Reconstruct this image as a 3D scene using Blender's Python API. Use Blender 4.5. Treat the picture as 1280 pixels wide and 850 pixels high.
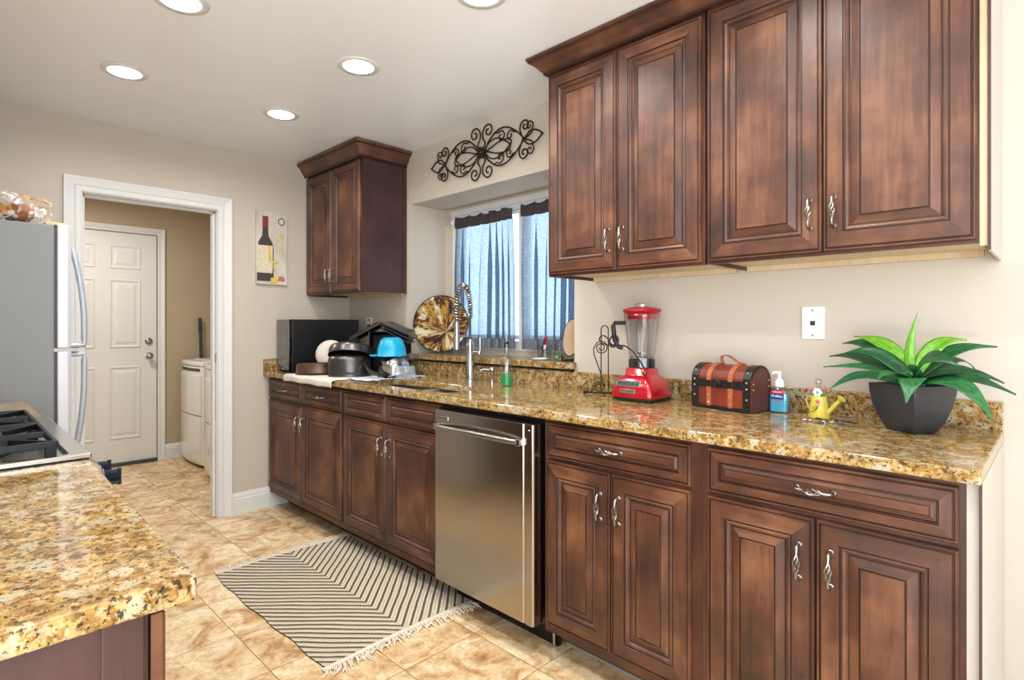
import bpy, bmesh, math, random
from mathutils import Vector, Matrix, noise
PI = math.pi
random.seed(7)
S = bpy.context.scene
for o in list(bpy.data.objects): bpy.data.objects.remove(o)
COL = S.collection

# ------------------------------------------------------------------ camera
CAMX, CAMY, CAMZ, YAW = 3.85, -2.17, 1.222, math.radians(44.45)
cd = bpy.data.cameras.new('camera'); cam = bpy.data.objects.new('camera', cd); COL.objects.link(cam)
cam.location = (CAMX, CAMY, CAMZ); cam.rotation_euler = (PI/2, 0, YAW)
cd.sensor_width = 36; cd.lens = 702/1280*36; cd.shift_y = -17.5/1280; cd.clip_start = .02
S.camera = cam
# ------------------------------------------------------------------ world, lights, exposure
w = bpy.data.worlds.new('sky'); S.world = w; w.use_nodes = True
bg = w.node_tree.nodes['Background']; bg.inputs[0].default_value = (.74, .88, 1, 1); bg.inputs[1].default_value = 2.6
S.view_settings.view_transform = 'Standard'; S.view_settings.look = 'None'
S.view_settings.gamma = 1; S.view_settings.exposure = 0.18; S.view_settings.use_curve_mapping = False
def area(name, loc, rot, size, sizey, power, color):
    l = bpy.data.lights.new(name, 'AREA'); l.shape = 'RECTANGLE'; l.size = size; l.size_y = sizey
    l.energy = power; l.color = color
    o = bpy.data.objects.new(name, l); COL.objects.link(o); o.location = loc; o.rotation_euler = rot
    return o
# daylight through the glazed openings of the dining side behind the camera
area('daylight_dining', (6.4, -3.2, 1.25), (0, PI/2+.60, 0), 2.0, 3.4, 95, (.86, .93, 1))
area('daylight_patio', (4.9, -5.3, 1.25), (PI/2+.60, 0, 0), 2.4, 2.0, 75, (.86, .93, 1))
# upward fill light added out of view to brighten the ceiling
area('ceiling_fill_up', (4.9, -3.9, .15), (PI, 0, 0), 2.6, 2.0, 135, (.96, .98, 1))
LAMP_W = 5.6
LAMP_SPOTS = [(.83, -.875), (.83, -1.585), (1.63, -.875), (1.63, -1.575), (2.415, -.86), (2.43, -1.58), (3.23, -.87), (3.23, -1.58)]

CEIL = 2.369
# ------------------------------------------------------------------ materials
def new(name):
    m = bpy.data.materials.new(name); m.use_nodes = True
    return m, m.node_tree, m.node_tree.nodes['Principled BSDF']
def N(t, kind, **kw):
    n = t.nodes.new(kind)
    for k, v in kw.items():
        if k in ('operation', 'blend_type', 'data_type', 'feature', 'distance', 'noise_dimensions', 'interpolation', 'offset', 'squash', 'wave_type', 'bands_direction', 'gradient_type', 'voronoi_dimensions'): setattr(n, k, v)
        else: n.inputs[k].default_value = v
    return n
def L(t, a, b): t.links.new(a, b)
def lin(c):
    c = [x/255 for x in c]
    return tuple((x/12.92 if x <= .04045 else ((x+.055)/1.055)**2.4) for x in c) + (1,)
def ramp(t, stops, fac=None, interp='LINEAR'):
    r = t.nodes.new('ShaderNodeValToRGB'); r.color_ramp.interpolation = interp
    while len(r.color_ramp.elements) < len(stops): r.color_ramp.elements.new(.5)
    for e, (p, c) in zip(r.color_ramp.elements, stops): e.position = p; e.color = c if len(c) == 4 else lin(c)
    if fac is not None: L(t, fac, r.inputs[0])
    return r
def coords(t, scale=(1, 1, 1), out='Object', rot=(0, 0, 0)):
    tc = t.nodes.new('ShaderNodeTexCoord'); mp = t.nodes.new('ShaderNodeMapping')
    mp.inputs['Scale'].default_value = scale; mp.inputs['Rotation'].default_value = rot
    L(t, tc.outputs[out], mp.inputs[0]); return mp.outputs[0]
def mix(t, a, b, fac, mode='MIX'):
    m = t.nodes.new('ShaderNodeMix'); m.data_type = 'RGBA'; m.blend_type = mode
    for i, v in ((6, a), (7, b), (0, fac)):
        if hasattr(v, 'links'): L(t, v, m.inputs[i])
        else: m.inputs[i].default_value = v
    return m.outputs[2]
def bump(t, p, h, s=.2, d=.002):
    b = t.nodes.new('ShaderNodeBump'); b.inputs['Strength'].default_value = s; b.inputs['Distance'].default_value = d
    L(t, h, b.inputs['Height']); L(t, b.outputs[0], p.inputs['Normal'])
def plain(name, c, rough=.5, metal=0, var=.06, scale=30, bmp=0, spec=None, coat=0, trans=0, ior=None):
    m, t, p = new(name); c = lin(c) if max(c[:3]) > 1.01 else c
    n = N(t, 'ShaderNodeTexNoise', Scale=scale, Detail=4); L(t, coords(t), n.inputs['Vector'])
    d = tuple(x*(1-var) for x in c[:3])+(1,); e = tuple(min(1, x*(1+var)) for x in c[:3])+(1,)
    r = ramp(t, [(.3, d), (.7, e)], n.outputs['Fac']); L(t, r.outputs[0], p.inputs['Base Color'])
    p.inputs['Roughness'].default_value = rough; p.inputs['Metallic'].default_value = metal
    if spec is not None: p.inputs['Specular IOR Level'].default_value = spec
    p.inputs['Coat Weight'].default_value = coat; p.inputs['Coat Roughness'].default_value = .05
    p.inputs['Transmission Weight'].default_value = trans
    if ior: p.inputs['IOR'].default_value = ior
    if bmp: bump(t, p, n.outputs['Fac'], bmp)
    return m
def wall_mat(name, c):
    m, t, p = new(name)
    n = N(t, 'ShaderNodeTexNoise', Scale=14, Detail=5, Roughness=.55); L(t, coords(t), n.inputs['Vector'])
    n2 = N(t, 'ShaderNodeTexNoise', Scale=1.5, Detail=2); L(t, coords(t), n2.inputs['Vector'])
    c = lin(c); r = ramp(t, [(.3, tuple(x*.97 for x in c[:3])+(1,)), (.7, c)], n2.outputs['Fac'])
    L(t, r.outputs[0], p.inputs['Base Color']); p.inputs['Roughness'].default_value = .55
    bump(t, p, n.outputs['Fac'], .25, .004)
    return m
M = {}
M['wall'] = wall_mat('wall_paint', (197, 186, 171)); M['laundrywall'] = wall_mat('laundry_paint', (180, 161, 134))
M['ceiling'] = wall_mat('ceiling_paint', (242, 244, 247)); M['ceiling'].node_tree.nodes['Principled BSDF'].inputs['Roughness'].default_value = .33
M['white'] = plain('white_trim', (218, 218, 216), .35, var=.01)
M['door'] = plain('white_door', (218, 217, 213), .4, var=.01)
def granite(name):
    m, t, p = new(name); co = coords(t)
    dn = N(t, 'ShaderNodeTexNoise', Scale=90, Detail=4, Roughness=.7); L(t, co, dn.inputs['Vector'])
    ad = t.nodes.new('ShaderNodeVectorMath'); ad.operation = 'MULTIPLY_ADD'; L(t, dn.outputs['Color'], ad.inputs[0]); ad.inputs[1].default_value = (.024,)*3; L(t, co, ad.inputs[2])
    n1 = N(t, 'ShaderNodeTexNoise', Scale=30, Detail=7, Roughness=.68); L(t, co, n1.inputs['Vector'])
    base = ramp(t, [(.30, (70, 50, 32)), (.40, (120, 88, 48)), (.47, (168, 124, 62)), (.53, (190, 148, 82)), (.60, (206, 176, 118)), (.70, (218, 200, 156))], n1.outputs['Fac'])
    v = N(t, 'ShaderNodeTexVoronoi', Scale=120.0); L(t, ad.outputs[0], v.inputs['Vector'])
    sp = t.nodes.new('ShaderNodeSeparateColor'); L(t, v.outputs['Color'], sp.inputs[0])
    cell = ramp(t, [(0, (60, 44, 30)), (.14, (112, 80, 44)), (.30, (166, 118, 54)), (.50, (196, 150, 78)), (.72, (212, 184, 132)), (1, (226, 212, 178))], sp.outputs[0])
    c0 = mix(t, base.outputs[0], cell.outputs[0], .48)
    v2 = N(t, 'ShaderNodeTexVoronoi', Scale=46); L(t, ad.outputs[0], v2.inputs['Vector'])
    s2 = t.nodes.new('ShaderNodeSeparateColor'); L(t, v2.outputs['Color'], s2.inputs[0])
    cream = ramp(t, [(.80, (0, 0, 0, 1)), (.84, (.75, .75, .75, 1))], s2.outputs[1])
    c1 = mix(t, c0, lin((208, 197, 172)), cream.outputs[0])
    n3 = N(t, 'ShaderNodeTexNoise', Scale=135, Detail=4, Roughness=.65); L(t, co, n3.inputs['Vector'])
    f3 = ramp(t, [(.56, (0, 0, 0, 1)), (.61, (.9, .9, .9, 1))], n3.outputs['Fac'])
    c2 = mix(t, c1, lin((44, 34, 28)), f3.outputs[0])
    n4 = N(t, 'ShaderNodeTexNoise', Scale=9, Detail=3, Roughness=.5); L(t, co, n4.inputs['Vector'])
    f4 = ramp(t, [(.35, (.72, .68, .62, 1)), (.6, (1, 1, 1, 1))], n4.outputs['Fac'])
    c3 = mix(t, c2, f4.outputs[0], .7, 'MULTIPLY')
    c3 = mix(t, c3, (.76, .77, .74, 1), 1.0, 'MULTIPLY')
    L(t, c3, p.inputs['Base Color']); p.inputs['Roughness'].default_value = .08
    return m
M['granite'] = granite('granite')
def wood(name, dark, mid, light, rough=.33, coord='UV'):
    m, t, p = new(name)
    co = coords(t, (1, 1, 1), coord)
    st = coords(t, (1.6, 22, 22) if coord == 'UV' else (22, 22, 1.6), coord)
    n = N(t, 'ShaderNodeTexNoise', Scale=2.0, Detail=6, Roughness=.6, Distortion=.6); L(t, st, n.inputs['Vector'])
    n2 = N(t, 'ShaderNodeTexNoise', Scale=4.5, Detail=4, Roughness=.55); L(t, co, n2.inputs['Vector'])
    st3 = coords(t, (9, 190, 190) if coord == 'UV' else (190, 190, 9), coord)
    n3 = N(t, 'ShaderNodeTexNoise', Scale=1.5, Detail=2); L(t, st3, n3.inputs['Vector'])
    md = t.nodes.new('ShaderNodeMath'); md.operation = 'MULTIPLY_ADD'; L(t, n.outputs['Fac'], md.inputs[0]); md.inputs[1].default_value = .30
    m2 = t.nodes.new('ShaderNodeMath'); m2.operation = 'MULTIPLY'; L(t, n2.outputs['Fac'], m2.inputs[0]); m2.inputs[1].default_value = .70
    L(t, m2.outputs[0], md.inputs[2])
    r = ramp(t, [(.34, dark), (.50, mid), (.66, light)], md.outputs[0])
    f = ramp(t, [(.35, (.72, .72, .72, 1)), (.6, (1, 1, 1, 1))], n3.outputs['Fac'])
    c = mix(t, r.outputs[0], f.outputs[0], .35, 'MULTIPLY')
    L(t, c, p.inputs['Base Color']); p.inputs['Roughness'].default_value = .46; p.inputs['Specular IOR Level'].default_value = .45
    p.inputs['Coat Weight'].default_value = .12; p.inputs['Coat Roughness'].default_value = .3
    return m
M['wood'] = wood('stained_maple', (46, 25, 16), (84, 48, 31), (124, 81, 54))
M['wood_body'] = wood('stained_maple_case', (46, 24, 16), (72, 38, 25), (98, 56, 38), coord='Object')
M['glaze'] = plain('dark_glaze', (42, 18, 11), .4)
M['toe'] = plain('toe_kick_wood', (50, 26, 17), .45)
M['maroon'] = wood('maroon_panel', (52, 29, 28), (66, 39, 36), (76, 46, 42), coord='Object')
M['rawwood'] = wood('unfinished_maple', (196, 172, 132), (208, 186, 148), (218, 200, 166), .5, coord='Object')
M['palepanel'] = plain('pale_side_panel', (196, 190, 180), .4, var=.02)
M['pewter'] = plain('brushed_pewter', (158, 154, 150), .3, 1)
M['chrome'] = plain('chrome', (190, 188, 186), .16, 1, var=.01)
def steel(name, c, rough=.25, axis='Z', aniso=.6):
    m, t, p = new(name)
    st = coords(t, (1, 1, 260) if axis == 'H' else (260, 260, 1))
    n = N(t, 'ShaderNodeTexNoise', Scale=3, Detail=3); L(t, st, n.inputs['Vector'])
    r = ramp(t, [(.3, (rough*.85,)*3+(1,)), (.7, (rough*1.2,)*3+(1,))], n.outputs['Fac']); L(t, r.outputs[0], p.inputs['Roughness'])
    p.inputs['Base Color'].default_value = lin(c); p.inputs['Metallic'].default_value = 1
    return m
M['steel'] = steel('brushed_steel', (178, 170, 160), .2, 'H')
M['sinksteel'] = steel('sink_steel', (215, 215, 215), .42)
M['black'] = plain('black_plastic', (16, 16, 18), .28)
M['blackgloss'] = plain('black_glass', (10, 11, 14), .06, coat=.5)
M['iron'] = plain('wrought_iron', (48, 36, 28), .45, .6)
M['castiron'] = plain('enamelled_cast_iron', (8, 12, 18), .36, .1, spec=.3)
M['dkmetal'] = plain('dark_pan_metal', (92, 88, 86), .3, .9)
M['brownpan'] = plain('worn_brown_pan', (92, 72, 56), .4, .5, var=.5, scale=20)
M['tray'] = plain('dark_nonstick', (26, 24, 25), .35, .4)
M['fridgeside'] = plain('grey_textured_steel', (132, 135, 137), .5, .1, var=.03, scale=300, bmp=.3)
M['fridgedoor'] = plain('pale_steel_door', (214, 216, 222), .3, .2, var=.01)
M['gasket'] = plain('grey_gasket', (70, 68, 84), .5)
M['silver'] = plain('silver_handle', (176, 184, 196), .4, .35, var=.02)
M['appliance'] = plain('white_enamel', (226, 225, 220), .16, var=.01, coat=.3)
M['darkgrey'] = plain('dark_grey_plastic', (60, 62, 64), .45)
M['red'] = plain('glossy_red_enamel', (160, 6, 26), .15, var=.03, coat=.6)
M['redlid'] = plain('red_rubber_lid', (168, 12, 36), .35, var=.03)
M['rubber'] = plain('black_rubber', (24, 24, 26), .5)
M['leather'] = plain('tan_leather', (158, 88, 52), .5, var=.2)
M['chestwood'] = wood('red_chest_wood', (84, 28, 16), (112, 42, 24), (134, 58, 34), coord='Object')
M['chestdark'] = plain('black_leather', (26, 24, 27), .35, var=.2)
M['chestend'] = plain('dark_maroon_leather', (76, 34, 28), .4, var=.15)
M['brass'] = plain('antique_brass', (196, 182, 140), .3, 1)
M['leafgreen'] = None
def leaf(name, a, b):
    m, t, p = new(name); co = coords(t, (1, 1, 1), 'UV')
    n = N(t, 'ShaderNodeTexNoise', Scale=6, Detail=3); L(t, co, n.inputs['Vector'])
    r = ramp(t, [(.3, a), (.7, b)], n.outputs['Fac']); L(t, r.outputs[0], p.inputs['Base Color'])
    p.inputs['Roughness'].default_value = .38
    return m
M['leafdark'] = leaf('dark_green_leaf', (8, 54, 30), (26, 92, 50))
M['leafmid'] = leaf('mid_green_leaf', (14, 72, 38), (44, 116, 62))
M['leaflight'] = leaf('lime_green_leaf', (78, 144, 28), (126, 184, 56))
M['pot'] = plain('charcoal_pot', (46, 47, 52), .42, var=.12, scale=60)
M['soil'] = plain('soil', (40, 32, 26), .9)
def glassm(name, c=(1, 1, 1, 1), rough=.0, ior=1.45):
    m, t, p = new(name); t.nodes.remove(p)
    # thin clear sheet: mostly straight-through with fresnel reflections
    tr = t.nodes.new('ShaderNodeBsdfTransparent'); tr.inputs[0].default_value = c
    gl = t.nodes.new('ShaderNodeBsdfGlossy'); gl.inputs['Roughness'].default_value = .03+rough
    lw = t.nodes.new('ShaderNodeLayerWeight'); lw.inputs[0].default_value = .5
    pw = t.nodes.new('ShaderNodeMath'); pw.operation = 'POWER'; L(t, lw.outputs['Facing'], pw.inputs[0]); pw.inputs[1].default_value = 4
    fr = t.nodes.new('ShaderNodeMath'); fr.operation = 'MULTIPLY_ADD'; L(t, pw.outputs[0], fr.inputs[0]); fr.inputs[1].default_value = .6; fr.inputs[2].default_value = ((ior-1)/(ior+1))**2
    mx = t.nodes.new('ShaderNodeMixShader'); L(t, fr.outputs[0], mx.inputs[0]); L(t, tr.outputs[0], mx.inputs[1]); L(t, gl.outputs[0], mx.inputs[2])
    L(t, mx.outputs[0], t.nodes['Material Output'].inputs[0])
    return m
M['glass'] = glassm('clear_glass', (.88, .91, .91, 1), .02, 2.0)
M['smokeplastic'] = glassm('clear_jar_plastic', (.92, .92, .93, 1), .06, 1.9)
M['frostplastic'] = glassm('frosted_container', (.84, .88, .92, 1), .2, 1.9)
M['window'] = glassm('window_glass', (.96, .98, 1, 1), ior=1.45)
M['greensoap'] = plain('green_dish_soap', (10, 150, 84), .1, coat=.5)
M['bluegel'] = plain('blue_gel', (70, 180, 216), .1, coat=.5)
M['bluebowl'] = plain('turquoise_plastic', (14, 158, 196), .3, var=.03)
M['whiteplastic'] = plain('white_plastic', (236, 236, 234), .3, var=.01)
M['redlabel'] = plain('red_label', (196, 28, 58), .4)
M['navylabel'] = plain('navy_label', (28, 44, 120), .4)
M['yellow'] = plain('yellow_enamel', (208, 190, 78), .3)
M['pink'] = plain('pink_paint', (226, 90, 120), .4)
M['green'] = plain('green_paint', (60, 150, 60), .4)
M['text_white'] = plain('white_lettering', (240, 240, 240), .4)
M['text_dark'] = plain('dark_lettering', (40, 40, 44), .4)
M['text_red'] = plain('red_lettering', (200, 50, 80), .4)
M['blue'] = plain('cobalt_paint', (70, 110, 190), .4)
M['corn'] = plain('pan_window', (60, 60, 60), .4)
def cloth(name, a, b, stripes=None):
    m, t, p = new(name)
    n = N(t, 'ShaderNodeTexNoise', Scale=500, Detail=2); L(t, coords(t), n.inputs['Vector'])
    r = ramp(t, [(.3, a), (.7, b)], n.outputs['Fac']); c = r.outputs[0]
    if stripes:
        wv = N(t, 'ShaderNodeTexWave', Scale=stripes[1], Distortion=.3); wv.bands_direction = 'Y'; L(t, coords(t), wv.inputs['Vector'])
        f = ramp(t, [(.86, (0, 0, 0, 1)), (.9, (1, 1, 1, 1))], wv.outputs['Fac']); c = mix(t, c, lin(stripes[0]), f.outputs[0])
    L(t, c, p.inputs['Base Color']); p.inputs['Roughness'].default_value = .9
    bump(t, p, n.outputs['Fac'], .4, .001)
    return m
M['towel'] = cloth('beige_towel', (206, 196, 184), (224, 214, 204))
M['towelblue'] = cloth('blue_striped_towel', (222, 222, 226), (236, 236, 240), ((70, 100, 170), 6))
def curtain_mat():
    m, t, p = new('sheer_curtain'); t.nodes.remove(p)
    co = coords(t)
    n = N(t, 'ShaderNodeTexNoise', Scale=1, Detail=3); L(t, coords(t, (30, 30, 420)), n.inputs['Vector'])
    n2 = N(t, 'ShaderNodeTexNoise', Scale=1, Detail=3); L(t, coords(t, (500, 500, 20)), n2.inputs['Vector'])
    mm = t.nodes.new('ShaderNodeMath'); mm.operation = 'ADD'; L(t, n.outputs['Fac'], mm.inputs[0]); L(t, n2.outputs['Fac'], mm.inputs[1])
    r = ramp(t, [(.75, (138, 158, 176)), (1.0, (190, 204, 216))], mm.outputs[0]); r.color_ramp.elements[0].position = .42; 
    hf = t.nodes.new('ShaderNodeMath'); hf.operation = 'MULTIPLY'; hf.inputs[1].default_value = .5; L(t, mm.outputs[0], hf.inputs[0]); L(t, hf.outputs[0], r.inputs[0]); r.color_ramp.elements[1].position = .58
    df = t.nodes.new('ShaderNodeBsdfDiffuse'); df.inputs[0].default_value = lin((108, 110, 116))
    tl = t.nodes.new('ShaderNodeBsdfTranslucent'); L(t, r.outputs[0], tl.inputs[0])
    tr = t.nodes.new('ShaderNodeBsdfTransparent'); tr.inputs[0].default_value = lin((196, 208, 220))
    m1 = t.nodes.new('ShaderNodeMixShader'); m1.inputs[0].default_value = .75; L(t, df.outputs[0], m1.inputs[1]); L(t, tl.outputs[0], m1.inputs[2])
    m2 = t.nodes.new('ShaderNodeMixShader'); m2.inputs[0].default_value = .30; L(t, m1.outputs[0], m2.inputs[1]); L(t, tr.outputs[0], m2.inputs[2])
    L(t, m2.outputs[0], t.nodes['Material Output'].inputs[0]); return m
M['curtain'] = curtain_mat()
M['header'] = cloth('curtain_header', (48, 42, 42), (62, 56, 56))
M['curtainband'] = cloth('curtain_hem', (96, 100, 110), (114, 118, 128))
def tile_mat():
    m, t, p = new('travertine_tile'); co = coords(t)
    mp = t.nodes.new('ShaderNodeMapping'); mp.inputs['Location'].default_value = (-.505+.3353*20, 1.02+.335*20, 0); L(t, t.nodes['Texture Coordinate'].outputs['Object'], mp.inputs[0])
    br = t.nodes.new('ShaderNodeTexBrick'); br.offset = 0; br.squash = 1
    br.inputs['Scale'].default_value = 1; br.inputs['Brick Width'].default_value = .3353; br.inputs['Row Height'].default_value = .3353
    br.inputs['Mortar Size'].default_value = .0016; br.inputs['Mortar Smooth'].default_value = .3; br.inputs['Bias'].default_value = 0
    br.inputs['Color1'].default_value = (0, 0, 0, 1); br.inputs['Color2'].default_value = (1, 1, 1, 1)
    L(t, mp.outputs[0], br.inputs['Vector'])
    sc = t.nodes.new('ShaderNodeMath'); sc.operation = 'MULTIPLY'; sc.inputs[1].default_value = 37; L(t, br.outputs['Color'], sc.inputs[0])
    n = N(t, 'ShaderNodeTexNoise', noise_dimensions='4D', Scale=7, Detail=7, Roughness=.62, Distortion=1.3); L(t, co, n.inputs['Vector']); L(t, sc.outputs[0], n.inputs['W'])
    r = ramp(t, [(.32, (166, 122, 80)), (.43, (206, 170, 124)), (.52, (226, 200, 158)), (.64, (238, 222, 190))], n.outputs['Fac'])
    n2 = N(t, 'ShaderNodeTexNoise', noise_dimensions='4D', Scale=24, Detail=6, Roughness=.7, Distortion=2); L(t, co, n2.inputs['Vector']); L(t, sc.outputs[0], n2.inputs['W'])
    f2 = ramp(t, [(.40, (.60, .50, .40, 1)), (.52, (1, 1, 1, 1))], n2.outputs['Fac'])
    c = mix(t, r.outputs[0], f2.outputs[0], .5, 'MULTIPLY')
    tint = ramp(t, [(0, (.86, .84, .82, 1)), (1, (1, 1, 1, 1))], br.outputs['Color']); c = mix(t, c, tint.outputs[0], .8, 'MULTIPLY')
    c = mix(t, c, lin((128, 92, 62)), br.outputs['Fac'])
    L(t, c, p.inputs['Base Color']); p.inputs['Roughness'].default_value = .32
    iv = t.nodes.new('ShaderNodeMath'); iv.operation = 'SUBTRACT'; iv.inputs[0].default_value = 1; L(t, br.outputs['Fac'], iv.inputs[1])
    b = t.nodes.new('ShaderNodeBump'); b.inputs['Strength'].default_value = .6; b.inputs['Distance'].default_value = .002; L(t, iv.outputs[0], b.inputs['Height'])
    b2 = t.nodes.new('ShaderNodeBump'); b2.inputs['Strength'].default_value = .15; b2.inputs['Distance'].default_value = .003; L(t, n2.outputs['Fac'], b2.inputs['Height']); L(t, b.outputs[0], b2.inputs['Normal']); L(t, b2.outputs[0], p.inputs['Normal'])
    return m
M['tile'] = tile_mat()
RUGY = -.855
def rug_mat():
    m, t, p = new('chevron_weave'); tc = t.nodes.new('ShaderNodeTexCoord'); u = t.nodes.new('ShaderNodeUVMap')
    sx = t.nodes.new('ShaderNodeSeparateXYZ'); L(t, tc.outputs['UV'], sx.inputs[0])
    n = N(t, 'ShaderNodeTexNoise', Scale=260, Detail=2); L(t, tc.outputs['Object'], n.inputs['Vector'])
    n0 = N(t, 'ShaderNodeTexNoise', Scale=9, Detail=2); L(t, tc.outputs['Object'], n0.inputs['Vector'])
    a = t.nodes.new('ShaderNodeMath'); a.operation = 'MULTIPLY_ADD'; L(t, n0.outputs['Fac'], a.inputs[0]); a.inputs[1].default_value = .16; L(t, sx.outputs[0], a.inputs[2])
    fr = t.nodes.new('ShaderNodeMath'); fr.operation = 'FRACT'; L(t, a.outputs[0], fr.inputs[0])
    r = ramp(t, [(0, (206, 193, 170)), (.28, (212, 199, 177)), (.32, (140, 126, 106)), (.36, (212, 199, 177)), (.66, (206, 192, 170)), (.71, (98, 86, 70)), (.96, (80, 70, 56)), (1.0, (200, 188, 164))], fr.outputs[0])
    f = ramp(t, [(.3, (.74, .74, .74, 1)), (.65, (1, 1, 1, 1))], n.outputs['Fac'])
    c = mix(t, r.outputs[0], f.outputs[0], .9, 'MULTIPLY')
    L(t, c, p.inputs['Base Color']); p.inputs['Roughness'].default_value = .95; bump(t, p, n.outputs['Fac'], .6, .002); return m
M['rug'] = rug_mat()
M['fringe'] = cloth('cotton_fringe', (206, 194, 174), (228, 218, 200))
def platter_mat():
    m, t, p = new('painted_platter')
    co = coords(t, (1, 1, 1), 'UV'); mp = t.nodes.new('ShaderNodeMapping'); L(t, co, mp.inputs[0]); mp.inputs['Scale'].default_value = (1.5, .9, 1)
    n = N(t, 'ShaderNodeTexNoise', Scale=1.7, Detail=9, Roughness=.78, Distortion=.5); L(t, mp.outputs[0], n.inputs['Vector'])
    r = ramp(t, [(.38, (26, 22, 24)), (.44, (58, 38, 32)), (.48, (96, 44, 26)), (.51, (150, 98, 38)), (.54, (196, 166, 84)), (.57, (120, 56, 28)), (.61, (64, 50, 44)), (.67, (206, 196, 164))], n.outputs['Fac'])
    nb = N(t, 'ShaderNodeTexNoise', Scale=1.1, Detail=5, Roughness=.6); L(t, mp.outputs[0], nb.inputs['Vector'])
    fa = ramp(t, [(.54, (0, 0, 0, 1)), (.58, (1, 1, 1, 1))], nb.outputs['Fac']); fb = ramp(t, [(.42, (1, 1, 1, 1)), (.46, (0, 0, 0, 1))], nb.outputs['Fac'])
    c = mix(t, r.outputs[0], lin((206, 198, 164)), fa.outputs[0]); c = mix(t, c, lin((44, 36, 38)), fb.outputs[0])
    L(t, c, p.inputs['Base Color']); p.inputs['Roughness'].default_value = .15; p.inputs['Metallic'].default_value = .1; return m
M['platter'] = platter_mat()
M['bark'] = plain('dark_bark', (40, 32, 28), .7)
M['slicewood'] = plain('pale_cut_wood', (172, 140, 106), .5, var=.15, scale=12)
M['canvas'] = wood('whitewashed_board', (186, 176, 160), (204, 196, 182), (218, 211, 200), .6, coord='Object')
M['bottleart'] = plain('painted_bottle', (66, 58, 54), .5, var=.3, scale=60)
M['wax'] = plain('painted_red_cap', (128, 48, 40), .5)
M['labelart'] = plain('painted_label', (212, 200, 176), .6, var=.12, scale=60)
M['goldart'] = plain('painted_gold', (214, 182, 70), .5, var=.2, scale=50)
M['grape'] = plain('painted_fruit', (196, 110, 84), .5, var=.4, scale=80)
M['bread'] = plain('bread_crust', (140, 80, 46), .7, var=.5, scale=25, bmp=.5)
M['crumb'] = plain('bread_crumb', (226, 200, 158), .8)
def bagm():
    m, t, p = new('crinkled_bag')
    n = N(t, 'ShaderNodeTexNoise', Scale=28, Detail=5, Distortion=1); L(t, coords(t), n.inputs['Vector'])
    n2 = N(t, 'ShaderNodeTexNoise', Scale=11, Detail=3, Distortion=.5); L(t, coords(t), n2.inputs['Vector'])
    r = ramp(t, [(.5, (236, 232, 226)), (.56, (206, 150, 60))], n2.outputs['Fac']); L(t, r.outputs[0], p.inputs['Base Color'])
    a = ramp(t, [(.50, (.08, .08, .08, 1)), (.64, (.75, .75, .75, 1))], n.outputs['Fac']); L(t, a.outputs[0], p.inputs['Alpha'])
    p.inputs['Roughness'].default_value = .15; bump(t, p, n.outputs['Fac'], 1, .02); return m
M['bag'] = bagm()
M['bluerim'] = plain('blue_film_edge', (16, 66, 108), .3, .3); M['knobblue'] = plain('dark_blue_knob', (16, 30, 46), .25, .3)
M['oven'] = plain('dark_oven_glass', (20, 20, 22), .1, coat=.4)
M['brushblue'] = plain('dark_blue_handle', (34, 52, 66), .4)
M['grout'] = plain('grey_scuffed_strip', (140, 126, 112), .6)
me, te, pe = new('lamp_glow'); pe.inputs['Emission Color'].default_value = (1, .97, .93, 1); pe.inputs['Emission Strength'].default_value = 8; M['glow'] = me

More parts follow.
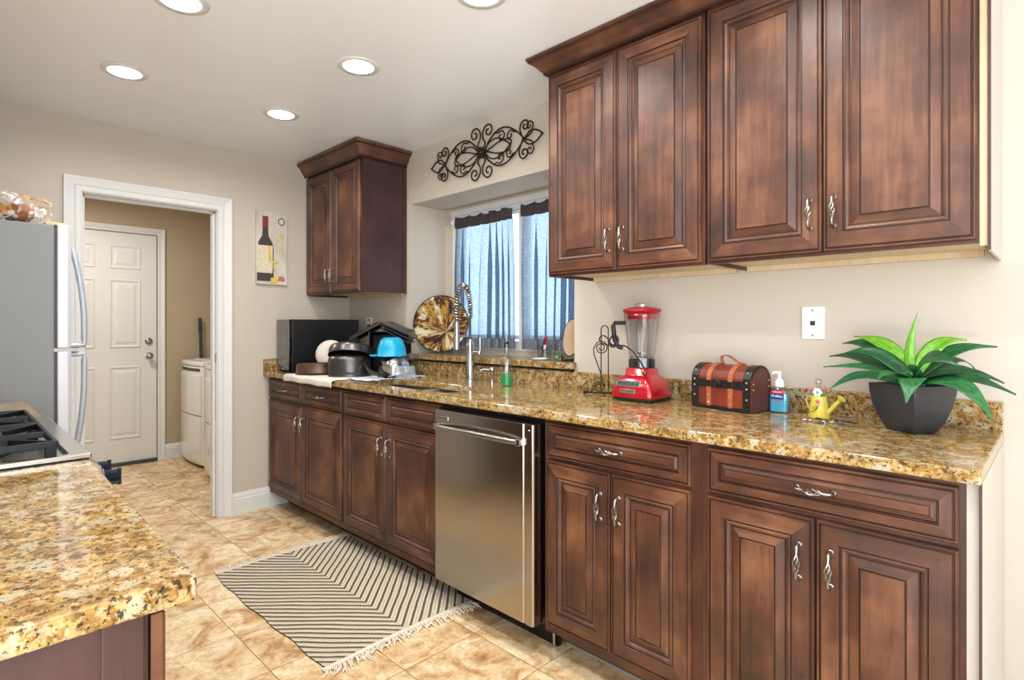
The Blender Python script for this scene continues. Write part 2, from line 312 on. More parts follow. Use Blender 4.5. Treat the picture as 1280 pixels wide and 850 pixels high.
# ------------------------------------------------------------------ mesh builder
def wloc(o):
    v = Vector((0, 0, 0))
    while o: v += o.location; o = o.parent
    return v
class MB:
    def __init__(s): s.v = []; s.f = []; s.m = []; s.uv = []; s.sm = []
    def add(s, vs, fs, mi=0, uvs=None, smooth=False, X=None):
        b = len(s.v)
        if X is not None: vs = [X @ Vector(v) for v in vs]
        s.v += [tuple(v) for v in vs]
        for i, f in enumerate(fs):
            s.f.append(tuple(b+k for k in f)); s.m.append(mi[i] if isinstance(mi, list) else mi); s.sm.append(smooth)
            s.uv.append(uvs[i] if uvs else None)
        return s
    def box(s, x0, x1, y0, y1, z0, z1, mi=0, X=None):
        x0, x1 = min(x0, x1), max(x0, x1); y0, y1 = min(y0, y1), max(y0, y1); z0, z1 = min(z0, z1), max(z0, z1)
        v = [(x0, y0, z0), (x1, y0, z0), (x1, y1, z0), (x0, y1, z0), (x0, y0, z1), (x1, y0, z1), (x1, y1, z1), (x0, y1, z1)]
        return s.add(v, [(0, 3, 2, 1), (4, 5, 6, 7), (0, 1, 5, 4), (1, 2, 6, 5), (2, 3, 7, 6), (3, 0, 4, 7)], mi, X=X)
    def tube(s, pts, r, n=8, mi=0, closed=False, caps=True, X=None):
        pts = [Vector(p) for p in pts]; k = len(pts); R = r if isinstance(r, (list, tuple)) else [r]*k
        vs = []; fs = []; nrm = None
        for i, p in enumerate(pts):
            if closed: d = pts[(i+1) % k]-pts[i-1]
            else: d = pts[min(i+1, k-1)]-pts[max(i-1, 0)]
            if d.length < 1e-9: d = Vector((0, 0, 1))
            d.normalize()
            if nrm is None: nrm = d.orthogonal().normalized()
            nrm = (nrm-d*nrm.dot(d)); nrm = nrm.normalized() if nrm.length > 1e-6 else d.orthogonal().normalized()
            bn = d.cross(nrm)
            for j in range(n):
                a = 2*PI*j/n; vs.append(p+(nrm*math.cos(a)+bn*math.sin(a))*R[i])
        for i in range(k if closed else k-1):
            for j in range(n):
                a, b = i*n, ((i+1) % k)*n; fs.append((a+j, a+(j+1) % n, b+(j+1) % n, b+j))
        if caps and not closed: fs.append(tuple(range(n-1, -1, -1))); fs.append(tuple((k-1)*n+j for j in range(n)))
        return s.add(vs, fs, mi, smooth=True, X=X)
    def lathe(s, prof, c=(0, 0, 0), n=32, mi=0, X=None, smooth=True, sx=1, sy=1, caps=True):
        vs = []; fs = []; k = len(prof)
        for (r, z) in prof:
            for j in range(n): a = 2*PI*j/n; vs.append((c[0]+r*sx*math.cos(a), c[1]+r*sy*math.sin(a), c[2]+z))
        for i in range(k-1):
            for j in range(n): fs.append((i*n+j, i*n+(j+1) % n, (i+1)*n+(j+1) % n, (i+1)*n+j))
        if caps and prof[0][0] > 1e-6: fs.append(tuple(range(n-1, -1, -1)))
        if caps and prof[-1][0] > 1e-6: fs.append(tuple((k-1)*n+j for j in range(n)))
        return s.add(vs, fs, mi, smooth=smooth, X=X)
    def prism(s, poly, a, b, axis='z', mi=0, X=None, smooth=False):
        n = len(poly)
        def P(p, t): return {'z': (p[0], p[1], t), 'y': (p[0], t, p[1]), 'x': (t, p[0], p[1])}[axis]
        vs = [P(p, a) for p in poly]+[P(p, b) for p in poly]
        fs = [tuple(range(n-1, -1, -1)), tuple(range(n, 2*n))]+[(i, (i+1) % n, n+(i+1) % n, n+i) for i in range(n)]
        return s.add(vs, fs, mi, X=X, smooth=smooth)
    def grid(s, fn, nu, nv, mi=0, uv=False, smooth=True, X=None):
        vs = [fn(i/nu, j/nv) for j in range(nv+1) for i in range(nu+1)]; fs = []; us = []
        for j in range(nv):
            for i in range(nu):
                a = j*(nu+1)+i; fs.append((a, a+1, a+nu+2, a+nu+1))
                us.append([(i/nu, j/nv), ((i+1)/nu, j/nv), ((i+1)/nu, (j+1)/nv), (i/nu, (j+1)/nv)])
        return s.add(vs, fs, mi, us, smooth, X)
    def sphere(s, c, r, n=12, mi=0, X=None, sz=1):
        return s.lathe([(max(1e-5, r*math.sin(PI*i/n)) if 0 < i < n else 0, -r*sz*math.cos(PI*i/n)) for i in range(n+1)], c, n*2 if n < 10 else 20, mi, X)
    def build(s, name, mats, parent=None, bevel=0, seg=2, solid=0, norm=True, **tags):
        me = bpy.data.meshes.new(name); base = wloc(parent) if parent else Vector((0, 0, 0))
        loc0 = Vector((0, 0, 0))
        me.from_pydata([Vector(v)-base for v in s.v], [], s.f)
        if not isinstance(mats, (list, tuple)): mats = [mats]
        for m in mats: me.materials.append(M[m] if isinstance(m, str) else m)
        me.polygons.foreach_set('material_index', s.m); me.polygons.foreach_set('use_smooth', s.sm)
        if any(s.uv):
            ul = me.uv_layers.new(name='UVMap').data; k = 0
            for f, u in zip(s.f, s.uv):
                for q in range(len(f)):
                    if u: ul[k].uv = u[q]
                    k += 1
        me.validate()
        if norm:
            bm = bmesh.new(); bm.from_mesh(me); bmesh.ops.recalc_face_normals(bm, faces=bm.faces)
            bm.to_mesh(me); bm.free()
        me.update(); o = bpy.data.objects.new(name, me); COL.objects.link(o)
        if parent: o.parent = parent
        if any(s.sm): 
            try: me.set_sharp_from_angle(angle=math.radians(50))
            except Exception: pass
        if bevel:
            b = o.modifiers.new('bevel', 'BEVEL'); b.width = bevel; b.segments = seg; b.limit_method = 'ANGLE'; b.angle_limit = math.radians(40)
        if solid:
            b = o.modifiers.new('solid', 'SOLIDIFY'); b.thickness = solid; b.offset = 0
        for k, v in tags.items(): o[k] = v
        return o
def thing(name, loc, label, cat, group=None, kind=None):
    o = bpy.data.objects.new(name, None); COL.objects.link(o); o.location = loc; o.empty_display_size = .05
    if label: o['label'] = label; o['category'] = cat
    if group: o['group'] = group
    if kind: o['kind'] = kind
    return o
def tag(o, label, cat, group=None):
    o['label'] = label; o['category'] = cat
    if group: o['group'] = group
    return o
def struct(mb, name, mats, parent=None, **kw):
    o = mb.build(name, mats, parent, **kw)
    if not parent: o['kind'] = 'structure'
    return o
def RX(loc, rx=0, ry=0, rz=0):
    return Matrix.Translation(loc) @ Matrix.Rotation(rz, 4, 'Z') @ Matrix.Rotation(ry, 4, 'Y') @ Matrix.Rotation(rx, 4, 'X')
def text(s, size, parent, mat, X, name='lettering', extrude=.0004):
    c = bpy.data.curves.new('t', 'FONT'); c.body = s; c.size = size; c.extrude = extrude; c.align_x = 'CENTER'; c.align_y = 'CENTER'
    o = bpy.data.objects.new('t', c); COL.objects.link(o); dg = bpy.context.evaluated_depsgraph_get(); dg.update()
    me = bpy.data.meshes.new_from_object(o.evaluated_get(dg)); bpy.data.objects.remove(o)
    me.name = name; base = wloc(parent)
    for v in me.vertices: v.co = (X @ v.co)-base
    me.materials.clear(); me.materials.append(M[mat])
    q = bpy.data.objects.new(name, me); COL.objects.link(q); q.parent = parent; return q
def slab(outer, holes, P, t0, t1, mi=0):
    """planar plate with holes; P maps (u,v,t) to a point"""
    bm = bmesh.new(); es = []
    for loop in [outer]+holes:
        vs = [bm.verts.new((p[0], p[1], 0)) for p in loop]
        es += [bm.edges.new((vs[i], vs[(i+1) % len(vs)])) for i in range(len(vs))]
    bmesh.ops.triangle_fill(bm, use_beauty=True, use_dissolve=False, edges=es)
    r = bmesh.ops.extrude_face_region(bm, geom=bm.faces[:])
    for e in r['geom']:
        if isinstance(e, bmesh.types.BMVert): e.co.z = 1
    bm.verts.index_update(); mb = MB()
    vs = [P(v.co.x, v.co.y, t0+(t1-t0)*v.co.z) for v in bm.verts]
    mb.add(vs, [tuple(v.index for v in f.verts) for f in bm.faces], mi); bm.free(); return mb
def rect(a, b, c, d): return [(a, c), (b, c), (b, d), (a, d)]
def arc(cx, cy, r, a0, a1, n=8, ry=None): ry = ry or r; return [(cx+r*math.cos(a0+(a1-a0)*i/n), cy+ry*math.sin(a0+(a1-a0)*i/n)) for i in range(n+1)]

# ================================================================== SETTING
XF, XE, YW = -2.16, 6.8, -5.6
o = struct(MB().box(XF, XE, YW, .0, -.06, 0), 'floor', 'tile')
LAMP_HOLES = [[(x+.068*math.cos(a*PI/12), y+.068*math.sin(a*PI/12)) for a in range(24)] for x, y in LAMP_SPOTS]
struct(slab(rect(XF, XE, YW, .36), LAMP_HOLES, lambda u, v, t: (u, v, t), CEIL, CEIL+.08), 'ceiling', 'ceiling')
# window wall with the deep box recess
struct(slab(rect(XF, XE, -.06, CEIL), [rect(.79, 2.148, 1.0, 2.02)], lambda u, v, t: (u, t, v), 0, .29), 'wall_right', 'wall')
struct(slab(rect(.6, 2.3, .9, 2.2), [rect(.905, 2.06, 1.07, 1.975)], lambda u, v, t: (u, t, v), .29, .37), 'wall_window_back', 'wall')
# far wall with cased opening
DY0, DY1, DZ = -1.635, -.915, 1.972
struct(slab([(YW, 0), (DY0, 0), (DY0, DZ), (DY1, DZ), (DY1, 0), (0, 0), (0, CEIL), (YW, CEIL)], [], lambda u, v, t: (t, u, v), -.115, 0), 'wall_far', 'wall')
struct(MB().box(-2.16, -2.05, -2.7, 0, 0, CEIL), 'wall_laundry', 'laundrywall')
struct(MB().box(-2.05, -.115, -2.7, -2.62, 0, CEIL), 'wall_laundry_left', 'laundrywall')
struct(MB().box(0, 2.95, -2.72, -2.60, 0, CEIL), 'wall_left', 'wall')
struct(slab(rect(YW, 0, 0, CEIL), [rect(-4.9, -1.5, .08, 2.1)], lambda u, v, t: (t, u, v), XE-.1, XE), 'wall_dining', 'wall')
struct(slab(rect(0, XE-.1, 0, CEIL), [rect(3.7, 6.1, .08, 2.1)], lambda u, v, t: (u, t, v), YW, YW+.1), 'wall_patio', 'wall')

def casing_profile():  # across width (0 inner..w outer) x projection
    return [(0, 0), (0, .012), (.006, .015), (.022, .015), (.026, .011), (.03, .015), (.05, .019), (.060, .022), (.066, .022), (.068, 0)]
def casing(xp, y0, y1, ztop, name, sgn=1, w=1.0, parent=None, extra=0):
    mb = MB(); pr = [(a*w, b) for a, b in casing_profile()]
    st = [(y0, 0, -1, 0), (y0, ztop, -1, 1), (y1, ztop, 1, 1), (y1, 0, 1, 0)]
    vs = []
    for (y, z, dy, dz) in st:
        for (a, b) in pr: vs.append((xp+sgn*b, y+dy*a, z+dz*a))
    n = len(pr); fs = []
    for i in range(3):
        for j in range(n-1): fs.append((i*n+j, i*n+j+1, (i+1)*n+j+1, (i+1)*n+j))
        fs.append((i*n+n-1, i*n, (i+1)*n, (i+1)*n+n-1))
    fs.append(tuple(range(n))); fs.append(tuple(3*n+j for j in range(n)))
    mb.add(vs, fs)
    return mb
mb = casing(.001, DY0+.012, DY1-.012, DZ-.012, 'trim_1', w=1.22)
tr = struct(mb, 'trim_1', 'white')
mb = MB().box(-.12, .0005, DY0-.001, DY0+.018, 0, DZ).box(-.12, .0005, DY1-.018, DY1+.001, 0, DZ).box(-.12, .0005, DY0, DY1, DZ-.018, DZ+.001)
mb.box(-.075, -.035, DY0+.018, DY0+.03, 0, DZ-.018).box(-.075, -.035, DY1-.03, DY1-.018, 0, DZ-.018).box(-.075, -.035, DY0, DY1, DZ-.03, DZ-.018)
struct(mb, 'door_jamb', 'white', tr, bevel=.001)
struct(MB().box(-.03, -.006, DY1-.0195, DY1-.0172, .99, 1.05), 'strike_plate', 'pewter', tr)
def baseboard(name, p0, p1, nrm, h=.13):
    p0 = Vector(p0); p1 = Vector(p1); nv = Vector(nrm); pr = [(0, 0), (.015, 0), (.015, h*.70), (.011, h*.74), (.013, h*.80), (.008, h*.93), (.004, h), (0, h)]
    vs = [tuple(p+nv*a+Vector((0, 0, z))) for p in (p0, p1) for a, z in pr]; n = len(pr)
    fs = [(i, (i+1) % n, n+(i+1) % n, n+i) for i in range(n)]+[tuple(range(n)), tuple(range(n, 2*n))]
    return struct(MB().add(vs, fs), name, 'white')
baseboard('baseboard_far', (.001, -.845, 0), (.001, -.02, 0), (1, 0, 0), .135)
baseboard('baseboard_far_left', (.001, -2.55, 0), (.001, -1.72, 0), (1, 0, 0), .135)
baseboard('baseboard_right', (3.76, -.001, 0), (XE-.12, -.001, 0), (0, -1, 0), .135)
baseboard('baseboard_laundry', (-2.049, -.722, 0), (-2.049, -.02, 0), (1, 0, 0), .135)

# laundry door
LX = -2.05; dy0, dy1, dz1 = -1.60, -.79, 2.035
dr = struct(casing(LX+.001, dy0-.012, dy1+.012, dz1+.012, 'door_1', w=.85), 'door_1', 'white')
mb = MB(); mb.box(LX, LX+.02, dy0, dy1, .03, dz1)
def raised(mb, y0, y1, z0, z1, x):
    pr = [(0, 0), (.006, .006), (.014, .006), (.022, -.001), (.03, -.002), (.055, .005)]
    vs = []; 
    for (i, h) in pr: vs += [(x+h, y0+i, z0+i), (x+h, y1-i, z0+i), (x+h, y1-i, z1-i), (x+h, y0+i, z1-i)]
    fs = []
    for k in range(len(pr)-1):
        for j in range(4): fs.append((k*4+j, k*4+(j+1) % 4, k*4+4+(j+1) % 4, k*4+4+j))
    fs.append(tuple((len(pr)-1)*4+j for j in range(4))); mb.add(vs, fs)
for (a, b) in ((dy0+.12, dy0+.355), (dy1-.355, dy1-.12)):
    for (c, d) in ((.235, .87), (1.03, 1.63), (1.72, 1.93)): raised(mb, a, b, c, d, LX+.0205)
lf = struct(mb, 'door_panel', 'door', dr, norm=True)
mb = MB(); X = RX((LX+.02, -.85, .955), 0, PI/2, 0)
mb.lathe([(.032, 0), (.032, .004), (.012, .008), (.011, .03), (.022, .036), (.029, .05), (.026, .062), (.012, .068), (0, .069)], X=X, n=20)
struct(mb, 'door_knob', 'pewter', dr)
mb = MB(); X = RX((LX+.02, -.85, 1.085), 0, PI/2, 0)
mb.lathe([(.031, 0), (.031, .008), (.024, .016), (.010, .018), (.010, .024), (0, .025)], X=X, n=20)
struct(mb, 'deadbolt', 'pewter', dr)
struct(MB().box(LX, LX+.05, dy0, dy1, .0, .03), 'threshold', 'darkgrey', dr)

# window unit
wn = struct(slab(rect(.905, 2.06, 1.07, 1.975), [rect(.945, 1.50, 1.11, 1.935), rect(1.545, 2.02, 1.11, 1.935)], lambda u, v, t: (u, t, v), .285, .35), 'window_1', 'white', bevel=.002)
struct(MB().box(.87, 2.1, .270, .2898, 1.965, 2.0), 'window_head_trim', 'white', wn, bevel=.002)
struct(MB().box(.885, .912, .272, .2898, 1.046, 1.97).box(2.055, 2.085, .272, .2898, 1.046, 1.97), 'window_side_trim', 'white', wn, bevel=.002)
mb = MB()
for a, b in ((.945, 1.50), (1.545, 2.02)): mb.box(a, b, .31, .33, 1.14, 1.165).box(a, b, .31, .33, 1.11, 1.13).box(a, a+.02, .31, .33, 1.11, 1.935).box(b-.02, b, .31, .33, 1.11, 1.935).box(a, b, .31, .33, 1.915, 1.935)
struct(mb, 'window_sash', 'white', wn)
struct(MB().box(.945, 1.5, .318, .322, 1.11, 1.935).box(1.545, 2.02, .318, .322, 1.11, 1.935), 'window_pane', 'window', wn)

# ================================================================== CABINETS
def rings(mb, X, w, h, prof, horiz=False, seedv=0.0):
    """mitred raised panel; local frame: x across, z up, -y towards the viewer"""
    vs = []; ui = random.random()*7
    for (i, d) in prof: vs += [(i, -d, i), (w-i, -d, i), (w-i, -d, h-i), (i, -d, h-i)]
    fs = []; uv = []; mi = []
    for k in range(len(prof)-1):
        i0, d0 = prof[k]; i1, d1 = prof[k+1]
        for j in range(4):
            a, b, c, e = k*4+j, k*4+(j+1) % 4, k*4+4+(j+1) % 4, k*4+4+j
            fs.append((a, b, c, e)); q = [vs[t] for t in (a, b, c, e)]
            if j in (0, 2): uv.append([(p[0]+ui+j, p[2]+3*j) for p in q])
            else: uv.append([(p[2]+ui+j, p[0]+5*j) for p in q])
            g = (d1 < d0-.0015 and i1-i0 < .004) or (k in GL)
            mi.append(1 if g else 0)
    n = len(prof)-1; q = (n*4, n*4+1, n*4+2, n*4+3); fs.append(q); pp = [vs[t] for t in q]
    uv.append([(p[0]+ui+9, p[2]) for p in pp] if horiz else [(p[2]+ui+9, p[0]) for p in pp]); mi.append(0)
    # back
    fs.append((3, 2, 1, 0)); uv.append([(0, 0)]*4); mi.append(0)
    mb.add(vs, fs, mi, uv, False, X)
DOORP = [(0, 0), (0, .012), (.0025, .016), (.006, .016), (.0075, .0135), (.0095, .0135), (.012, .0185), (.052, .0205), (.054, .0175), (.057, .0175), (.060, .0195), (.066, .0165), (.070, .010), (.073, .010), (.094, .0165), (.0955, .0145), (.0975, .0145), (.0985, .0175)]
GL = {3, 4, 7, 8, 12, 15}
DRAWP = [(0, 0), (0, .012), (.0025, .016), (.006, .016), (.0075, .0135), (.0095, .0135), (.012, .0185), (.034, .0195), (.0355, .0165), (.038, .0165), (.040, .0120), (.042, .0120), (.050, .0165), (.0512, .0150), (.0526, .0150), (.0535, .0172)]
def pull(mb, X, s=1.0):
    """bird-cage pull, local: length along z, sticks out to -y"""
    Lh = .048*s
    mb.tube([(0, 0, -Lh), (0, -.018, -Lh*1.02), (0, -.026, -Lh*.86), (0, -.028, -Lh*.5)], [.005, .0045, .004, .0035], 8, X=X)
    mb.tube([(0, 0, Lh), (0, -.018, Lh*1.02), (0, -.026, Lh*.86), (0, -.028, Lh*.5)], [.005, .0045, .004, .0035], 8, X=X)
    for k in range(4):
        pts = []
        for i in range(13):
            t = i/12; r = .0062*math.sin(PI*t)+.0012; a = k*PI/2+t*3.4
            pts.append((r*math.cos(a), -.028+r*math.sin(a), -Lh*.55+1.1*Lh*t))
        mb.tube(pts, .0021, 6, X=X)
    for zz in (-1, 1): mb.lathe([(.0075, 0), (.0075, .002), (.004, .005)], X=X @ RX((0, 0, zz*Lh), PI/2), n=12)
def door(parent, x, z, w, h, yf, hx=None, hz=None, horiz=False, X0=None, name='door'):
    """yf = y of the face frame front; door stands proud of it. hx,hz handle centre in door coords"""
    mb = MB(); X = (X0 or Matrix.Identity(4)) @ Matrix.Translation((x, yf, z))
    rings(mb, X, w, h, DRAWP if horiz else DOORP, horiz)
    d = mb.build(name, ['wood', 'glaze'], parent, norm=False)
    if hx is not None:
        mb = MB(); Xh = X @ RX((hx, -.0175, hz), 0, PI/2 if horiz else 0, 0)
        pull(mb, Xh, .88); mb.build('handle', 'pewter', d)
    return d
def facebox(mb, x0, x1, y0, y1, z0, z1):
    mb.box(x0, x1, y0, y1, z0, z1)
YFACE = -.60   # face frame plane; door fronts reach -.62
def base_unit(x0, x1, label, kind, fill0=0, fill1=0, doors=2, raw_end=False, hollow=False):
    t = thing('base_cabinet', ((x0+x1)/2, -.3, 0), label, 'cabinet')
    mb = MB().box(x0, x1, YFACE, -.005, .10, .8865)
    if raw_end: mb = MB().box(x0, x1, YFACE, -.005, .10, .8865)
    if hollow: mb = MB().box(x0, x1, YFACE, YFACE+.012, .10, .8865).box(x0, x0+.016, YFACE+.012, -.02, .10, .8865).box(x1-.016, x1, YFACE+.012, -.02, .10, .8865).box(x0+.016, x1-.016, YFACE+.012, -.02, .10, .118).box(x0+.016, x1-.016, -.02, -.006, .10, .8865)
    mb.build('body', 'wood_body', t)
    MB().box(x0, x1 if not raw_end else x1-.01, -.475, -.46, 0, .0995).build('toe_kick', 'toe', t)
    a, b = x0+fill0, x1-fill1
    mid = (a+b)/2; g = .0025
    if kind == 'two':
        rng = [(a+.008, mid-g), (mid+g, b-.008)]
        for i, (p, q) in enumerate(rng): door(t, p, .745, q-p, .125, YFACE, (q-p)/2 if fill1 != .001 else None, .0625, True, name='drawer')
    else:
        door(t, a+.008, .745, b-a-.016, .125, YFACE, (b-a)/2-.008, .0625, True, name='drawer')
    for i, (p, q) in enumerate([(a+.008, mid-g), (mid+g, b-.008)]):
        hx = (q-p-.034) if i == 0 else .034
        door(t, p, .135, q-p, .597, YFACE, hx, .597-.115)
    return t
c1 = base_unit(.012, 1.016, 'dark brown base cabinet in the corner under the microwave and towel', 'two', fill0=.01, fill1=.0)
c2 = base_unit(1.0165, 1.876, 'dark brown base cabinet under the sink, left of the dishwasher, its drawer fronts without pulls', 'two', fill1=.001, hollow=True)
c3 = base_unit(2.484, 3.095, 'brown base cabinet directly right of the dishwasher with one wide drawer', 'one', fill0=.006, fill1=.025)
c4 = base_unit(3.0955, 3.70, 'brown base cabinet at the right end of the long counter, below the potted plant', 'one', fill0=.012, fill1=.004, raw_end=True)
MB().box(3.7002, 3.7235, -.6005, -.575, .10, .886).build('filler_strip', 'palepanel', c4, label='pale unfinished filler strip')
MB().box(3.7236, 3.7275, -.616, -.003, .0, .886).build('end_skin', 'palepanel', c4, label='pale end panel')
MB().box(3.7225, 3.7277, -.6195, -.6162, .0, .886).build('end_edge', 'maroon', c4, label='dark edge strip')

def upper_unit(x0, x1, label, zb=1.437, zt=2.285, yf=-.33, raw_end=False, cat='wall cabinet', yoff=0):
    t = thing('wall_cabinet', ((x0+x1)/2, -.16, zb), label, 'cabinet')
    MB().box(x0, x1-(.004 if raw_end else 0), yf, -.004, zb+.018, CEIL-.006).box(x0, x1, yf, yf+.02, zb-.004, zb+.018).box(x0, x0+.012, yf+.02, -.004, zb-.004, zb+.018).build('body', 'wood_body', t)
    MB().box(x0+.013, x1-.013, yf+.021, -.005, zb+.009, zb+.0175).box(x0+.013, x1-.02, -.025, -.006, zb-.010, zb+.0088).build('underside_panel', 'rawwood', t, label='pale unfinished underside')
    mid = (x0+x1)/2; g = .002
    for i, (p, q) in enumerate([(x0+.010, mid-g), (mid+g, x1-.010)]):
        hx = (q-p-.030) if i == 0 else .030
        door(t, p, zb+.004, q-p, zt-zb-.004, yf, hx, .115)
    return t
u1 = upper_unit(2.268, 2.974, 'wide wall cabinet next to the window, left of the pair above the blender')
u2 = upper_unit(2.981, 3.705, 'wall cabinet at the right end with pale side, hanging above the phone wall plate', raw_end=True)
MB().box(3.7002, 3.7165, -.332, -.30, 1.425, 2.29).build('filler_strip', 'rawwood', u2, label='pale unfinished filler strip')
MB().box(3.7167, 3.7225, -.338, -.003, 1.412, 2.29).build('end_skin', 'palepanel', u2, label='pale end panel')
MB().box(3.7157, 3.7227, -.3415, -.3382, 1.412, 2.29).build('end_edge', 'maroon', u2, label='dark edge strip')
u3 = upper_unit(.006, .742, 'smaller wall cabinet hung in the left corner above the microwave', zt=2.262)
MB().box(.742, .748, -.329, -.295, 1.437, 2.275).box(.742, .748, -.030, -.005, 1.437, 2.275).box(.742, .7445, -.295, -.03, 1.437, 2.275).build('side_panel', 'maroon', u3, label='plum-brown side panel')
CR = [(0, 0), (.006, .004), (.006, .016), (.014, .022), (.022, .036), (.036, .058), (.048, .068), (.054, .070), (.054, .078), (.060, .082), (.060, .094), (0, .094)]
def crown(path, outs, z0, hh=1.0):
    mb = MB(); n = len(CR); vs = []
    for (x, y), (ox, oy) in zip(path, outs):
        for a, b in CR: vs.append((x+ox*a, y+oy*a, z0+b*hh))
    fs = []; uv = []; mi = []
    for i in range(len(path)-1):
        for j in range(n):
            q = (i*n+j, i*n+(j+1) % n, (i+1)*n+(j+1) % n, (i+1)*n+j); fs.append(q)
            horizx = abs(path[i+1][0]-path[i][0]) > .1
            uv.append([((vs[k][0] if horizx else vs[k][1])+3, vs[k][2]) for k in q]); mi.append(1 if j in (0, 1, 7) else 0)
    fs += [tuple(range(n)), tuple((len(path)-1)*n+j for j in range(n))]; uv += [None, None]; mi += [0, 0]
    mb.add(vs, fs, mi, uv); return mb
cr = crown([(2.266, -.006), (2.266, -.3515), (3.72, -.3515)], [(-1, 0), (-1, -1), (0, -1)], 2.293, .76)
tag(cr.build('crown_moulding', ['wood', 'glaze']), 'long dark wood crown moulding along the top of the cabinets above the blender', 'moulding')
cr = crown([(.004, -.3515), (.7485, -.3515), (.7485, -.004)], [(0, -1), (1, -1), (1, 0)], 2.268)
cr.build('crown_moulding', ['wood', 'glaze'], u3)

# ================================================================== WORKTOPS
def rr(x0, x1, y0, y1, r, n=6):
    p = []
    for cx, cy, a in ((x1-r, y1-r, 0), (x0+r, y1-r, PI/2), (x0+r, y0+r, PI), (x1-r, y0+r, 3*PI/2)): p += arc(cx, cy, r, a, a+PI/2, n)
    return p
SX0, SX1, SY0, SY1 = 1.12, 1.86, -.565, -.30
def sinkhole(g=0):
    p = []
    x0, x1, y0, y1 = SX0-g, SX1+g, SY0-g, SY1+g; r = .05
    p += arc(x1-r, y0+r, r, -PI/2, 0, 5); p += [(x1, y1-.06)]; p += arc((x0+x1)/2, y1-.06, (x1-x0)/2, 0, PI, 14, .06)[1:-1]; p += [(x0, y1-.06)]
    p += arc(x0+r, y0+r, r, PI, 3*PI/2, 5); return p
wt = slab(rect(.002, 3.728, -.645, -.0215), [sinkhole()], lambda u, v, t: (u, v, t), .8865, .918)
wt = wt.build('countertop', 'granite', bevel=.004, seg=3); tag(wt, 'long speckled gold granite countertop with the sink cut into it', 'countertop')
MB().box(.002, 3.728, -.021, -.001, .8865, 1.0).box(.002, .0215, -.644, -.022, .9182, 1.0).build('backsplash', 'granite', wt, bevel=.002)
lg = slab([(.80, -.001), (.80, -.045), (2.163, -.045), (2.163, -.001), (2.146, -.001), (2.146, .268), (.793, .268), (.793, -.001)], [], lambda u, v, t: (u, v, t), 1.012, 1.045)
tag(lg.build('window_ledge', 'granite', bevel=.004), 'granite ledge running under the curtained window behind the faucet', 'ledge')
# sink
sk = thing('sink', ((SX0+SX1)/2, (SY0+SY1)/2, .70), 'stainless undermount double-bowl sink set in the granite', 'sink')
def bowl(x0, x1, y0, y1, z0, z1):
    mb = MB(); L0 = rr(x0, x1, y0, y1, .05); L1 = rr(x0+.008, x1-.008, y0+.008, y1-.008, .045); L2 = rr(x0+.03, x1-.03, y0+.03, y1-.03, .03); n = len(L0)
    vs = [(a, b, z1) for a, b in L0]+[(a, b, z0+.03) for a, b in L1]+[(a, b, z0) for a, b in L2]
    fs = [(k*n+i, k*n+(i+1) % n, (k+1)*n+(i+1) % n, (k+1)*n+i) for k in range(2) for i in range(n)]+[tuple(2*n+i for i in range(n))]
    mb.add(vs, fs, smooth=True); return mb
b1 = bowl(1.10, 1.44, -.585, -.24, .70, .884); b1.build('bowl', 'sinksteel', sk, solid=.0012)
b2 = bowl(1.46, 1.88, -.585, -.24, .70, .884); b2.build('bowl', 'sinksteel', sk, solid=.0012)
MB().box(1.438, 1.462, -.565, -.26, .86, .884).build('divider', 'sinksteel', sk, bevel=.006)
for x in (1.27, 1.67): MB().lathe([(.045, 0), (.045, .004), (.03, .006), (.028, .002), (0, .002)], (x, -.41, .7008), 24).build('drain', 'chrome', sk)

# left side run
pl = MB().prism([(2.262, -2.598), (3.094, -2.598), (3.094, -1.949), (2.262, -1.929)], .8865, .918)
tag(pl.build('countertop', 'granite', bevel=.004, seg=3), 'granite countertop slab in the left foreground, near side of the range', 'countertop')
MB_ = MB().box(.838, 1.498, -2.598, -1.925, .8865, .918)
tag(MB_.build('countertop', 'granite', bevel=.006, seg=3), 'short granite countertop slab between refrigerator and range', 'countertop')
RZ = Matrix.Rotation(PI, 4, 'Z')
def left_unit(x0, x1, label, end=False):
    t = thing('base_cabinet', ((x0+x1)/2, -2.3, 0), label, 'cabinet')
    MB().box(x0, x1-(.012 if end else 0), -2.595, -1.992, .10, .8865).build('body', 'wood_body', t)
    MB().box(x0, x1-.012, -2.14, -2.125, 0, .0995).build('toe_kick', 'toe', t)
    w = x1-x0-.016
    def D(px, z, w, h, hx, hz, hor): door(t, 0, 0, w, h, 0, hx, hz, hor, X0=Matrix.Translation((px, -1.990, z)) @ RZ, name='drawer' if hor else 'door')
    nd = 2 if w > .5 else 1
    D(x1-.008, .745, w, .125, w/2, .0625, True)
    ww = (w-.005*(nd-1))/nd
    for i in range(nd): D(x1-.008-i*(ww+.005), .135, ww, .597, ww-.034 if i == 0 else .034, .48, False)
    return t
lu = left_unit(2.275, 3.066, 'plum-brown base cabinet under the foreground granite, its plain end facing the camera', True)
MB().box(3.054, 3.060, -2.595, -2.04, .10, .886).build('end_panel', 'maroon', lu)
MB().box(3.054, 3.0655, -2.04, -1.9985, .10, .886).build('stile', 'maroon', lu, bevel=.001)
left_unit(.845, 1.492, 'brown base cabinet between refrigerator and range')

